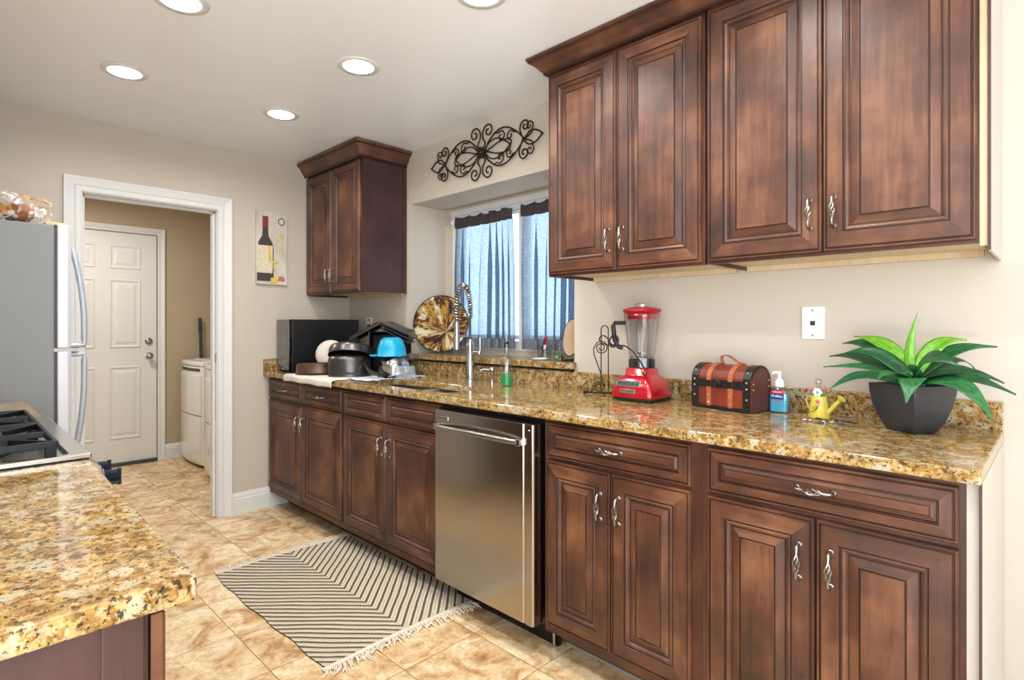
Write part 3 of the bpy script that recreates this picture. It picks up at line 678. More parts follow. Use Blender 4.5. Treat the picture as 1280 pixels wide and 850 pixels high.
# ================================================================== DISHWASHER
dw = thing('dishwasher', (2.18, -.33, 0), 'stainless steel dishwasher under the counter between the sink cabinet and drawer cabinet', 'dishwasher')
MB().box(1.880, 2.480, -.585, -.03, .105, .880).build('tub', 'black', dw)
mb = MB(); prof = arc(2.468-.012, -.655+.012, .012, -PI/2, 0, 4)
mb.prism([(1.890, -.650), (1.893, -.653), (2.420, -.655), (2.424, -.652), (2.432, -.652), (2.436, -.655), (2.466, -.655), (2.470, -.648), (2.470, -.600), (1.890, -.600)], .120, .860, 'z')
dp = mb.build('door', 'steel', dw, bevel=.0025)
pts = []
for i in range(21):
    t = i/20; s = math.sin(PI*t); pts.append((1.912+.506*t, -.660-.034*(s**.55), .790+.006*s))
mb = MB(); mb.tube(pts, .0105, 12); mb.build('handle', 'pewter', dp)
for xa in (2.396, 1.906): MB().box(xa, xa+.024, -.676, -.654, .777, .803).build('handle_mount', 'chrome', dp, bevel=.003)
bd = MB().box(1.916, 1.982, -.6575, -.6535, .818, .836).build('badge', 'chrome', dp, bevel=.001)
text('KitchenAid', .0125, dp, 'text_dark', RX((1.949, -.6577, .827), PI/2), 'lettering')
MB().sphere((2.452, -.656, .838), .0035, 8).build('vent_dot', 'chrome', dp)
MB().box(1.882, 2.478, -.52, -.50, .0, .112).build('toe_panel', 'black', dw)
MB().tube([(2.466, -.53, .0), (2.466, -.53, .10)], .006, 8).build('levelling_leg', 'chrome', dw)

# ================================================================== RANGE
rg = thing('range', (1.88, -2.25, 0), 'gas range with stainless cooktop and black cast-iron grates between the left counters', 'range')
MB().box(1.504, 2.256, -2.595, -1.955, .02, .905).build('body', 'oven', rg, bevel=.003)
mb = slab(rect(1.500, 2.2605, -2.59, -1.925), [rr(1.520, 2.240, -2.555, -1.965, .015)], lambda u, v, t: (u, v, t), .919, .9315)
mb.build('cooktop_rim', 'steel', rg, bevel=.003)
MB().box(1.504, 2.257, -2.592, -1.93, .904, .9185).build('cooktop_edge', 'bluerim', rg, label='blue-edged side of the cooktop')
MB().box(1.515, 2.245, -2.56, -1.96, .9186, .9215).build('burner_deck', 'steel', rg)
MB().prism([(-1.956, .80), (-1.90, .815), (-1.905, .895), (-1.927, .915), (-1.956, .915)], 1.504, 2.256, 'x').build('control_panel', 'steel', rg, bevel=.002)
for x in (2.10, 2.215):
    X = Matrix.Translation((x, -1.9025, .858)) @ Matrix.Rotation(-PI/2, 4, 'X')
    mb = MB().lathe([(.024, 0), (.024, .006), (.019, .010), (.018, .032), (.014, .036), (0, .036)], X=X, n=20); mb.box(-.003, .003, -.02, .02, .034, .042, X=X)
    mb.build('knob', 'knobblue', rg)
MB().tube([(1.56, -1.955, .70), (1.56, -1.90, .70), (1.60, -1.885, .70), (2.16, -1.885, .70), (2.20, -1.90, .70), (2.20, -1.955, .70)], .011, 10).build('oven_handle', 'steel', rg)
MB().box(1.56, 2.20, -1.9555, -1.95, .30, .62).build('oven_window', 'blackgloss', rg)
for (cx, cy, r) in ((1.70, -2.12, .045), (2.06, -2.12, .055), (1.70, -2.40, .05), (2.06, -2.40, .04)):
    MB().lathe([(r*1.25, 0), (r*1.25, .004), (r, .008), (r, .016), (r*.75, .022), (0, .022)], (cx, cy, .9216), 28).build('burner', ['castiron'], rg)
def grate(x0, x1):
    mb = MB(); z0, z1 = .948, .962; y0, y1 = -2.54, -1.985; b = .0065
    def bar(xa, ya, xb, yb, w=b):
        d = Vector((xb-xa, yb-ya, 0)); n = Vector((-d.y, d.x, 0)).normalized()*w
        mb.add([(xa-n.x, ya-n.y, z0), (xb-n.x, yb-n.y, z0), (xb+n.x, yb+n.y, z0), (xa+n.x, ya+n.y, z0), (xa-n.x*.6, ya-n.y*.6, z1), (xb-n.x*.6, yb-n.y*.6, z1), (xb+n.x*.6, yb+n.y*.6, z1), (xa+n.x*.6, ya+n.y*.6, z1)],
               [(0, 3, 2, 1), (4, 5, 6, 7), (0, 1, 5, 4), (1, 2, 6, 5), (2, 3, 7, 6), (3, 0, 4, 7)])
    ym = (y0+y1)/2; xm = (x0+x1)/2
    for y in (y0, ym, y1): bar(x0, y, x1, y)
    for x in (x0, x1): bar(x, y0, x, y1)
    for (c, ya, yb) in (((xm, -2.12), ym, y1), ((xm, -2.40), y0, ym)):
        for (ex, ey) in ((x0, c[1]), (x1, c[1]), (xm, ya), (xm, yb)):
            d = Vector((c[0]-ex, c[1]-ey)); k = 1-.035/d.length
            bar(ex, ey, ex+d.x*k, ey+d.y*k)
        for (ex, ey) in ((x0, ya), (x0, yb), (x1, ya), (x1, yb)):
            d = Vector((c[0]-ex, c[1]-ey)); bar(ex, ey, ex+d.x*.55, ey+d.y*.55, .005)
    for x in (x0, x1):
        for y in (y0+.01, ym, y1-.01): mb.box(x-.011, x+.011, y-.010, y+.010, .9217, .952)
    return mb
for a, b in ((1.545, 1.870), (1.890, 2.222)): grate(a, b).build('grate', 'castiron', rg, bevel=.0015)

# ================================================================== REFRIGERATOR
fr = thing('refrigerator', (.44, -2.2, 0), 'stainless top-freezer refrigerator with grey side against the far wall', 'refrigerator')
MB().box(.03, .82, -2.575, -1.832, .03, 1.648).build('cabinet', 'fridgeside', fr, bevel=.004)
MB().box(.04, .812, -1.832, -1.822, .05, 1.64).build('gasket', 'gasket', fr)
for i, (z0, z1) in enumerate(((1.128, 1.652), (.06, 1.113))):
    d = MB().prism([(.03, -1.822), (.03, -1.785), (.05, -1.772), (.80, -1.772), (.82, -1.785), (.82, -1.822)], z0, z1, 'z').build('door', 'fridgedoor', fr, bevel=.004)
    hz = [(0, 1.54), (.25, 1.45), (1, 1.16)] if i == 0 else [(0, .66), (.25, .77), (1, 1.09)]
    pts = []
    za, zb = (1.56, 1.138) if i == 0 else (.62, 1.10)
    for k in range(17):
        t = k/16; pts.append((.775, -1.766+.042*math.sin(PI/2*min(1, t*1.25))**.9, za+(zb-za)*t))
    pts.append((.775, -1.77, zb))
    MB().tube(pts, [.007]+[.0115]*(len(pts)-1), 10).build('handle', 'silver', d)
MB().box(.76, .80, -1.80, -1.745, 1.1135, 1.1275).box(.76, .818, -1.85, -1.80, 1.1135, 1.1275).build('hinge', 'pewter', fr)
MB().box(.72, .80, -1.86, -1.79, 1.6485, 1.662).build('top_hinge_cover', 'rawwood', fr, bevel=.004)
MB().box(.05, .80, -1.83, -1.79, .0, .055).build('kick_grille', 'darkgrey', fr)
# bread bag
bb = thing('bread_bag', (.70, -2.0, 1.65), 'crinkled clear bag of brown bread rolls on top of the refrigerator', 'bread bag')
for i in range(4):
    for j in range(2):
        mb = MB(); mb.sphere((0, 0, 0), .052, 12, X=Matrix.Translation((.66+.09*j, -1.935-.088*i, 1.695)) @ Matrix.Rotation(random.random(), 4, 'Z') @ Matrix.Diagonal((1.0, .9, .78, 1)))
        mb.build('bread_roll', 'bread', bb)
def bagf(u, v):
    a = 2*PI*u; t = v; y = -1.83-.47*t; r = (.03+.09*math.sin(PI*min(1, max(0, t*.96+.02)))**.35)
    n = noise.noise(Vector((math.cos(a)*3, math.sin(a)*3, t*9)))*.018+noise.noise(Vector((math.cos(a)*9, math.sin(a)*9, t*26)))*.009
    x = .70+(r+n)*1.12*math.cos(a); z = 1.705+(r*.66+n)*math.sin(a)
    return (x, y, max(z, 1.6495))
mb = MB(); mb.grid(bagf, 64, 44); mb.build('plastic_bag', 'bag', bb)

# ================================================================== LAUNDRY
def laundry(name, x0, x1, yf, label, cat):
    t = thing(name, ((x0+x1)/2, -.33, 0), label, cat)
    n = 12; poly = [(x0+(x1-x0)*i/n, yf-.030*math.sin(PI*i/n)) for i in range(n+1)]+[(x1, -.03), (x0, -.03)]
    MB().prism(poly, .03, .87, 'z').build('cabinet', 'appliance', t, bevel=.006)
    p2 = [(a, b-.004 if b < -.1 else b) for a, b in poly]
    MB().prism(p2, .872, .915, 'z').build('top', 'appliance', t, bevel=.012)
    def fr_panel(z0, z1, ins, nm, mat, d):
        q = [(x0+ins+(x1-x0-2*ins)*i/n, yf-.030*math.sin(PI*(ins/(x1-x0)+(1-2*ins/(x1-x0))*i/n))-d) for i in range(n+1)]
        q += [(b_[0], b_[1]+d+.001) for b_ in reversed(q)]
        MB().prism(q, z0, z1, 'z').build(nm, mat, t, bevel=.002)
    fr_panel(.455, .80, .03, 'front_panel', 'appliance', .010)
    fr_panel(.06, .447, .03, 'lower_panel', 'appliance', .010)
    fr_panel(.448, .4545, .03, 'seam', 'darkgrey', .004)
    if name == 'washing_machine': fr_panel(.828, .855, .06, 'vent_grille', 'darkgrey', .002)
    MB().box(x0+.04, x1-.04, -.045, -.032, 0, .03).box(x0+.04, x1-.04, yf+.03, yf+.045, 0, .03).build('feet', 'darkgrey', t)
    MB().box(x0+.10, x1-.10, -.52, -.16, .9155, .925).build('lid', 'appliance', t, bevel=.004)
    MB().box(x0+.02, x1-.02, -.13, -.04, .9155, .96).build('console', 'appliance', t, bevel=.01)
    return t
laundry('washing_machine', -1.98, -1.36, -.60, 'white laundry machine with grey vent slot, farther of the two in the laundry room', 'washing machine')
laundry('dryer', -1.14, -.50, -.655, 'white laundry machine nearer the doorway casing, partly hidden by it', 'dryer')
mp = thing('broom', (-2.015, -.42, 0), 'dark blue-grey broom handle standing behind the farther laundry machine', 'broom')
MB().tube([(-2.015, -.400, .02), (-2.015, -.430, 1.18)], .013, 10).build('pole', 'brushblue', mp)
MB().tube([(-2.015, -.4295, 1.17), (-2.015, -.434, 1.30)], [.018, .013], 10).build('grip', 'brushblue', mp)

# ================================================================== CEILING DOWNLIGHTS
def downlight(x, y, label, group=None):
    t = thing('ceiling_light', (x, y, CEIL), label, 'ceiling light', group)
    mb = MB(); mb.lathe([(.066, .012), (.066, -.004), (.088, -.004), (.092, -.0005), (.092, 0.0), (.0665, 0.0), (.066, .012)], (x, y, CEIL-.0006), 40, caps=False); mb.build('trim_ring', 'white', t)
    mb = MB(); mb.lathe([(0, -.016), (.02, -.0155), (.04, -.013), (.055, -.009), (.0655, -.002), (.0655, .002), (0, .002)], (x, y, CEIL), 40); mb.build('diffuser', 'glow', t, label='glowing white diffuser')
    l = bpy.data.lights.new('downlight', 'AREA'); l.shape = 'DISK'; l.size = .12; l.energy = LAMP_W; l.color = (1, .97, .93); l.spread = math.radians(165)
    lo = bpy.data.objects.new('downlight', l); COL.objects.link(lo); lo.parent = t; lo.location = (0, 0, -.019)
lab = ['recessed ceiling light nearest the left wall cabinet', 'recessed ceiling light at the far left, above the refrigerator and doorway', 'recessed ceiling light above the dishwasher side, in front of the window', 'recessed ceiling light cut by the top edge at upper left']
for i, (x, y) in enumerate(LAMP_SPOTS):
    if i < 4: downlight(x, y, lab[i], 'recessed ceiling lights')
    else: downlight(x, y, 'recessed ceiling light at the top centre edge beside the cabinet crown' if i == 4 else 'recessed ceiling light out of view over the camera end of the kitchen', 'recessed ceiling lights')
# unseen lamp added to brighten the laundry room and its door
t = thing('laundry_fill_light', (-1.1, -1.5, CEIL), 'added flush ceiling light brightening the laundry room, unseen above the doorway', 'ceiling light')
MB().lathe([(0, -.05), (.12, -.045), (.15, -.01), (.15, -.001), (0, -.001)], (-1.1, -1.5, CEIL), 32).build('shade', 'whiteplastic', t)
l = bpy.data.lights.new('laundry_fill', 'AREA'); l.shape = 'DISK'; l.size = .2; l.energy = 22; l.color = (1, .95, .88)
lo = bpy.data.objects.new('laundry_fill', l); COL.objects.link(lo); lo.parent = t; lo.location = (0, 0, -.06)

# ================================================================== CURTAINS
rod = thing('curtain_rod', (1.5, .245, 1.93), 'white curtain rod spanning the window behind the faucet', 'curtain rod')
MB().tube([(.93, .258, 1.912), (2.08, .258, 1.912)], .005, 10).build('rod', 'white', rod)
MB().box(.915, .93, .235, .27, 1.90, 1.93).box(2.08, 2.095, .235, .27, 1.90, 1.93).build('bracket', 'white', rod)
def curtain(x0, x1, label, ph, gather):
    t = thing('curtain', ((x0+x1)/2, .245, 1.93), label, 'curtain', 'window curtains')
    W = x1-x0; k = 2*PI*round(W/.075)
    def f(u, v, z0, z1, amp, extra=0):
        z = z1+(z0-z1)*v; tt = min(1, max(0, (1.89-z)/.30)); q = u+.045*math.sin(u*7+ph)+.02*noise.noise(Vector((u*6, z*.9, ph)))
        th = q*k; env = .55+.45*math.sin(u*11+ph*3)
        e = min(1, u*14, (1-u)*14)
        A = .027*(.35+.65*tt)*(.5+.7*env)*e; B = .017*(.4+.6*tt)
        x = x0+.012+(W-.024)*u+A*math.sin(th+.35*math.sin(z*3+u*9))
        y = .243+B*math.cos(th+.35*math.sin(z*3+u*9))*(.6+.5*env)+.006*math.sin(u*5+z*3)
        return (x, y, z)
    mb = MB(); mb.grid(lambda u, v: f(u, v, 1.145, 1.868, 1), 420, 36); mb.build('panel', 'curtain', t, norm=False)
    hd = MB(); hd.grid(lambda u, v: (lambda p: (p[0], p[1]-.006-.006*math.sin(PI*v), 1.937+.006*math.sin(u*31+ph)-(.071+.006*math.sin(u*31+ph))*v))(f(u, 0, 1.86, 1.865, 1)), 420, 6); hd.build('header', 'header', t, norm=False, label='dark gathered rod pocket')
    hm = MB(); hm.grid(lambda u, v: (lambda p: (p[0], p[1], p[2]))(f(u, v, 1.085, 1.146, 1, 0)), 420, 4); hm.build('hem', 'curtainband', t, norm=False, label='darker double hem')
curtain(.945, 1.515, 'left sheer blue-grey curtain, the wider one directly behind the faucet', .4, 1)
curtain(1.555, 2.07, 'right sheer blue-grey curtain, partly hidden by the wall cabinet', 2.1, 1)

# ================================================================== WINDOW-WALL DECOR
sc = thing('scroll_wall_art', (1.49, -.012, 2.205), 'black wrought-iron scroll ornament on the wall above the window', 'wall art')
mb = MB(); cx, cz, yy = 1.492, 2.206, -.014
def crv(pts, r=.0045, sx=1, sz=1, dy=0):
    # smooth through points (Catmull)
    P = [Vector((p[0], 0, p[1])) for p in pts]; out = []
    for i in range(len(P)-1):
        p0 = P[max(i-1, 0)]; p1 = P[i]; p2 = P[i+1]; p3 = P[min(i+2, len(P)-1)]
        for k in range(7):
            t = k/7; q = .5*((2*p1)+(-p0+p2)*t+(2*p0-5*p1+4*p2-p3)*t*t+(-p0+3*p1-3*p2+p3)*t**3); out.append(q)
    out.append(P[-1])
    mb.tube([(cx+sx*q.x, yy+dy, cz+sz*q.z) for q in out], r, 7)
def spiral(c, r0, a0, turns, d=1, n=16): return [(c[0]+r0*(1-.78*i/n)*math.cos(a0+d*turns*2*PI*i/n), c[1]+r0*(1-.78*i/n)*math.sin(a0+d*turns*2*PI*i/n)) for i in range(n+1)]
for sx in (-1, 1):
    for sz in (-1, 1):
        dy = .003 if sz > 0 else -.003
        crv([(.02, .0), (.06, .055), (.13, .098), (.20, .098), (.27, .06), (.335, .0)], sx=sx, sz=sz, dy=dy)
        crv([(.02, .0), (.07, .045), (.14, .052), (.20, .02), (.235, -.012), (.20, -.034), (.13, -.03), (.06, -.008), (.02, 0)], .004, sx=sx, sz=sz, dy=-dy)
        crv([(.10, .090)]+spiral((.155, .058), .034, PI*.75, -1.15), .0038, sx=sx, sz=sz, dy=dy)
        crv([(.27, .058)]+spiral((.225, .048), .028, PI*.15, 1.15), .0038, sx=sx, sz=sz, dy=dy)
        crv([(.0, .01), (.030, .045), (.012, .08), (.010, .11)]+spiral((.056, .112), .040, PI*.85, -1.2), sx=sx, sz=sz, dy=0)
        crv([(.325, .0), (.30, .05)]+spiral((.335, .072), .034, PI*.95, -1.2), sx=sx, sz=sz, dy=dy)
        crv([(.335, .0), (.385, .02)]+spiral((.372, .062), .028, -PI*.25, 1.2), .0038, sx=sx, sz=sz, dy=-dy)
        crv([(.325, .0), (.37, .035), (.42, .03), (.462, .0)], sx=sx, sz=sz, dy=dy)
mb.build('scrollwork', 'iron', sc)
mb = MB(); mb.sphere((cx, yy-.006, cz), .018, 8)
for k in range(8):
    a = k*PI/4; mb.sphere((cx+.022*math.cos(a), yy-.004, cz+.022*math.sin(a)), .011, 6)
mb.build('rosette', 'iron', sc)
MB().tube([(1.492, -.001, 2.205), (1.492, -.02, 2.205)], .004, 8).build('mount', 'iron', sc)

wp = thing('wine_wall_plaque', (0, -.59, 1.75), 'tall narrow whitewashed plaque painted with a dark wine bottle on the far wall', 'wall plaque')
MB().box(.002, .020, -.694, -.488, 1.504, 1.995).build('board', 'canvas', wp, bevel=.001)
def flat(poly, nm, mat, x=.0215, lb=None):
    MB().prism(poly, .0201, x, 'x').build(nm, mat, wp)
yb = -.635
def side(y): return y
flat([(yb+(.055)*s*k[0], k[1]) for s, seq in ((1, [(1, 1.525), (1, 1.74), (.85, 1.785), (.38, 1.83), (.32, 1.90)]), (-1, [(.32, 1.90), (.38, 1.83), (.85, 1.785), (1, 1.74), (1, 1.525)])) for k in seq], 'bottle', 'bottleart')
flat(rect(yb-.019, yb+.019, 1.885, 1.962), 'bottle_cap', 'wax', .0225)
flat(rect(yb-.056, yb+.048, 1.580, 1.765), 'bottle_label', 'labelart', .0225)
flat(rect(yb+.020, yb+.034, 1.66, 1.765), 'label_edge', 'goldart', .023)
mb = MB(); mb.tube([(.0225, -.527+.020*math.cos(a*PI/10), 1.935+.022*math.sin(a*PI/10)) for a in range(20)], .0028, 6, closed=True); mb.build('watch', 'iron', wp)
flat([(-.527+.018*math.cos(a*PI/8), 1.935+.020*math.sin(a*PI/8)) for a in range(16)], 'watch_face', 'labelart', .0212)
mb = MB(); mb.tube([(.0225, -.527+.012*math.cos(a*PI/6), 1.835+.013*math.sin(a*PI/6)) for a in range(12)], .003, 6, closed=True).tube([(.0225, -.527, 1.822), (.0225, -.522, 1.72)], .003, 6).tube([(.0225, -.523, 1.74), (.0225, -.536, 1.752)], .003, 6); mb.build('key', 'goldart', wp)
flat([(yb+.062+.028*math.cos(a*PI/6), 1.655+.008*math.sin(a*PI/6)) for a in range(12)], 'corkscrew_bar', 'goldart', .024)
mb = MB(); mb.tube([(.0235, yb+.055, 1.655), (.0235, yb+.055, 1.615)], .003, 6).tube([(.0235, yb+.055+.018*math.cos(PI*a/8), 1.575+.035*math.sin(PI*a/8)) for a in range(9)], .003, 6); mb.box(.0205, .0235, yb+.035, yb+.078, 1.515, 1.55); mb.build('corkscrew', 'goldart', wp)
for k in range(7):
    flat([(-.545+.012*(k % 4)+.008*math.cos(a*PI/5)+.004*(k//4), 1.535+.017*(k//4)+.008*math.sin(a*PI/5)+.004*(k % 2)) for a in range(10)], 'fruit', 'grape', .0225+.0002*k)

def plate(x, z, w, h, label, kind):
    t = thing('wall_plate', (x, -.004, z), label, 'wall plate')
    MB().box(x-w/2, x+w/2, -.008, -.0005, z-h/2, z+h/2).build('plate', 'whiteplastic', t, bevel=.003)
    if kind == 'phone':
        MB().box(x-.008, x+.008, -.0105, -.008, z-.009, z+.007).build('jack', 'text_dark', t, bevel=.001)
        MB().box(x-.013, x+.013, -.0095, -.008, z-.014, z+.011).build('jack_frame', 'whiteplastic', t)
        for s in (-1, 1): MB().lathe([(.0035, 0), (.0035, .0015), (0, .0018)], X=RX((x, -.008, z+s*h*.38), PI/2), n=10).build('screw', 'pewter', t)
    else:
        for s in (-1, 1): MB().box(x-.015, x+.015, -.0105, -.008, z+s*.022-.014, z+s*.022+.014).build('socket', 'whiteplastic', t, bevel=.002)
        MB().box(x-.019, x+.019, -.0084, -.0078, z-.045, z+.045).build('socket_surround', 'darkgrey', t)
plate(3.2185, 1.233, .074, .116, 'white phone jack wall plate between the treasure chest and the potted plant', 'phone')
plate(.285, 1.225, .072, .114, 'white socket plate in the corner behind the black trays', 'socket')

# ================================================================== FAUCET etc.
fa = thing('faucet', (1.50, -.11, .918), 'tall chrome spring pull-down faucet behind the sink', 'faucet')
fx, fy = 1.498, -.105
MB().lathe([(.030, 0), (.030, .006), (.025, .010)], (fx, fy, .9185), 24).build('base_ring', 'chrome', fa)
MB().lathe([(.0235, .0), (.0235, .19), (.017, .20), (.015, .215), (.015, .222)], (fx, fy, .926), 24).build('body', 'chrome', fa)
dx, dy_ = .36, -.93; R = .077
cen = []
for i in range(0, 13): cen.append((fx, fy, 1.14+.19*i/12))
for i in range(1, 33):
    a = PI*i/32; cen.append((fx+dx*R*(1-math.cos(a)), fy+dy_*R*(1-math.cos(a)), 1.33+R*1.45*math.sin(a)))
ex, ey = fx+dx*2*R, fy+dy_*2*R
for i in range(1, 8): cen.append((ex, ey, 1.33-.085*i/7))
MB().tube(cen, .0065, 8).build('hose', 'darkgrey', fa)
# coil around the upper hose
pth = [Vector(c) for c in cen if c[2] > 1.24 or True][8:]
Ls = [0]
for i in range(1, len(pth)): Ls.append(Ls[-1]+(pth[i]-pth[i-1]).length)
coil = []; turns = int(Ls[-1]/.0140); n = turns*10
side_v = Vector((-dy_, dx, 0)).normalized()
for k in range(n+1):
    s = Ls[-1]*k/n; i = 0
    while i < len(Ls)-2 and Ls[i+1] < s: i += 1
    t = (s-Ls[i])/(Ls[i+1]-Ls[i]+1e-9); p = pth[i].lerp(pth[i+1], t); d = (pth[i+1]-pth[i]).normalized(); b = side_v.cross(d)
    a = 2*PI*turns*k/n; coil.append(p+(side_v*math.cos(a)+b*math.sin(a))*.0138)
MB().tube(coil, .0036, 6).build('spring', 'chrome', fa)
MB().lathe([(.010, 0), (.018, .004), (.0185, .05), (.014, .075), (.013, .135), (.011, .15)], (ex, ey, 1.095), 20).build('spray_head', 'chrome', fa)
MB().tube([(fx, fy, 1.145), (fx, fy, 1.165), (ex, ey, 1.165)], .005, 8).lathe([(.019, 0), (.019, .012)], (ex, ey, 1.159), 16).build('docking_arm', 'chrome', fa)
MB().tube([(fx, fy, 1.075), (fx+.055, fy+.02, 1.075)], .013, 12).tube([(fx+.055, fy+.02, 1.068), (fx+.06, fy+.02, 1.10), (fx+.062, fy+.018, 1.16)], [.008, .006, .005], 8).build('lever', 'chrome', fa)
sd = thing('soap_dispenser', (1.655, -.09, .918), 'short chrome soap pump on the counter right of the faucet', 'soap dispenser')
MB().lathe([(.020, 0), (.020, .005), (.0135, .008), (.0135, .055), (.016, .058), (.016, .078), (.012, .082), (0, .082)], (1.66, -.09, .9185), 20).build('pump', 'chrome', sd)
MB().tube([(1.66, -.09, .985), (1.63, -.12, .990), (1.612, -.135, .982)], [.005, .0045, .004], 8).build('spout', 'chrome', sd)

bo = thing('soap_bottle', (1.815, -.14, .918), 'clear glass oil bottle half filled with green dish soap beside the sink', 'bottle')
bx, by = 1.835, -.155
MB().lathe([(0, .0), (.030, .0), (.033, .004), (.033, .125), (.028, .145), (.014, .162), (.0115, .172), (.0115, .205), (.0135, .206), (.0135, .212)], (bx, by, .9185), 28).build('glass_body', 'glass', bo)
MB().lathe([(0, .003), (.0315, .004), (.0315, .058), (0, .058)], (bx, by, .9185), 28).build('soap', 'greensoap', bo, label='bright green dish soap')
MB().lathe([(.0095, .196), (.0095, .213), (.013, .213), (.013, .222), (.006, .228), (0, .228)], (bx, by, .9185), 16).build('stopper', 'black', bo)
MB().tube([(bx, by, 1.146), (bx-.002, by, 1.175), (bx-.010, by-.004, 1.195)], [.004, .0032, .002], 8).build('pour_spout', 'chrome', bo)

# ledge items
pt = thing('platter', (.955, .10, 1.05), 'round gold, rust and black platter leaning in the left corner of the window ledge', 'platter')
Xp = Matrix.Translation((.953, .118, 1.237)) @ Matrix.Rotation(math.radians(34.5), 4, 'Z') @ Matrix.Rotation(PI/2-.10, 4, 'X')
def pf(u, v):
    a = 2*PI*u; r = .184*v; d = -.012*(1-v*v)
    return (r*math.cos(a), r*math.sin(a), d)
mb = MB(); nu, nv = 64, 14; vs = []; fs = []; us = []
mb.grid(pf, nu, nv)
for k in range(len(mb.uv)): mb.uv[k] = [(6*(mb.v[i][0]*.26+mb.v[i][1]*.96)+3, 6*(-mb.v[i][0]*.96+mb.v[i][1]*.26)+3) for i in mb.f[k]]
# radial streak coordinates
for k in range(len(mb.uv)):
    q = []
    for i in mb.f[k]:
        x, y = mb.v[i][0]+.01-.05, mb.v[i][1]+.05; r = math.hypot(x, y); a = math.atan2(y, x)
        q.append((a if a > -PI*.5 else a+2*PI, r*4))
    if max(z[0] for z in q)-min(z[0] for z in q) > 3: q = [(z[0]-2*PI if z[0] > 3 else z[0], z[1]) for z in q]
    mb.uv[k] = q
mb.v = [tuple(Xp @ Vector(v)) for v in mb.v]; mb.build('dish', 'platter', pt, solid=.006)
MB().tube([Xp @ Vector((.184*math.cos(a*PI/32), .184*math.sin(a*PI/32), .0)) for a in range(64)], .0045, 6, closed=True).build('rim', 'bark', pt)

cu = thing('glass_tumbler', (1.86, .10, 1.045), 'square clear glass tumbler holding a red brush on the window ledge', 'glass')
gx, gy = 1.862, .105
MB().lathe([(0, 0), (.036, 0), (.038, .005), (.040, .075), (.038, .075), (.035, .010), (0, .010)], (gx, gy, 1.0455), 24).build('glass_wall', 'glass', cu)
br_ = thing('brush', (gx, gy, 1.05), 'red and black handled brush standing in the glass tumbler', 'brush')
MB().tube([(gx-.014, gy, 1.058), (gx+.012, gy-.004, 1.155)], [.007, .009], 8).build('bristle_head', 'black', br_)
MB().tube([(gx+.006, gy-.012, 1.08), (gx+.026, gy-.014, 1.165)], [.004, .006], 8).build('handle', 'redlid', br_)
so = MB().lathe([(0, 0), (.036, 0), (.044, .008), (.040, .009), (.034, .004), (0, .004)], (1.905, .02, 1.0455), 28); tag(so.build('soap_dish', 'whiteplastic'), 'small white soap dish in front of the glass tumbler on the ledge', 'dish')
te_ = thing('terrarium', (1.97, .10, 1.045), 'small cone-shaped glass terrarium with greenery near the right end of the ledge', 'terrarium')
MB().lathe([(0, 0), (.038, 0), (.044, .012), (.018, .055), (.012, .062), (.012, .070)], (1.965, .11, 1.0455), 24).build('glass_body', 'glass', te_)
mb = MB()
for k in range(26):
    a = random.random()*6.3; r = .022*random.random()**.5; mb.sphere((1.965+r*math.cos(a), .11+r*math.sin(a), 1.056+.010*random.random()), .006, 5)
mb.build('moss', 'green', te_)
MB().sphere((1.965, .11, 1.122), .008, 8).build('stopper', 'blue', te_)
ws = thing('wood_slice', (2.10, .10, 1.045), 'oval live-edge wood slice on a dark stand leaning at the right end of the ledge', 'wood slice')
Xs = Matrix.Translation((2.086, .060, 1.165)) @ Matrix.Rotation(math.radians(38), 4, 'Z') @ Matrix.Rotation(-.12, 4, 'X') @ Matrix.Rotation(.15, 4, 'Y')  
def oval(s, k): return [(.046*s*(1+.04*math.sin(5*a*PI/16+k))*math.cos(a*PI/16), .098*s*(1+.04*math.sin(3*a*PI/16+k))*math.sin(a*PI/16)) for a in range(32)]
mb = MB(); mb.prism(oval(1, 1), -.006, .006, 'y', X=Xs); mb.build('bark_edge', 'bark', ws)
mb = MB(); mb.prism(oval(.94, 1), -.0075, .0075, 'y', X=Xs); mb.build('face', 'slicewood', ws)
MB().tube([(2.045, .030, 1.050), (2.052, .022, 1.075)], .005, 6).tube([(2.045, .030, 1.050), (2.075, .085, 1.050), (2.078, .105, 1.10)], .005, 6).tube([(2.110, .045, 1.050), (2.102, .062, 1.050), (2.075, .085, 1.050)], .005, 6).build('stand', 'bark', ws)

# ================================================================== MICROWAVE
mw = thing('microwave', (.19, -.34, .918), 'black microwave oven in the left corner of the counter', 'microwave')
Xm = Matrix.Translation((.282, -.590, .930)) @ Matrix.Rotation(math.radians(-7), 4, 'Z')
MB().box(-.262, 0, .022, .475, 0, .335, X=Xm).build('case', 'black', mw, bevel=.003)
MB().box(-.262, 0, .0, .021, 0, .335, X=Xm).build('door', 'blackgloss', mw, bevel=.002)
MB().box(-.235, -.04, -.002, .0, .09, .28, X=Xm).build('door_window', 'blackgloss', mw, label='glossy dark door window')
MB().box(-.16, -.07, -.0012, .0, .028, .036, X=Xm).build('badge', 'pewter', mw)
for a in (-.24, -.03):
    for b in (.04, .44): MB().lathe([(.014, 0), (.016, .0115)], X=Xm @ Matrix.Translation((a, b, -.0118)), n=14).build('foot', 'rubber', mw)

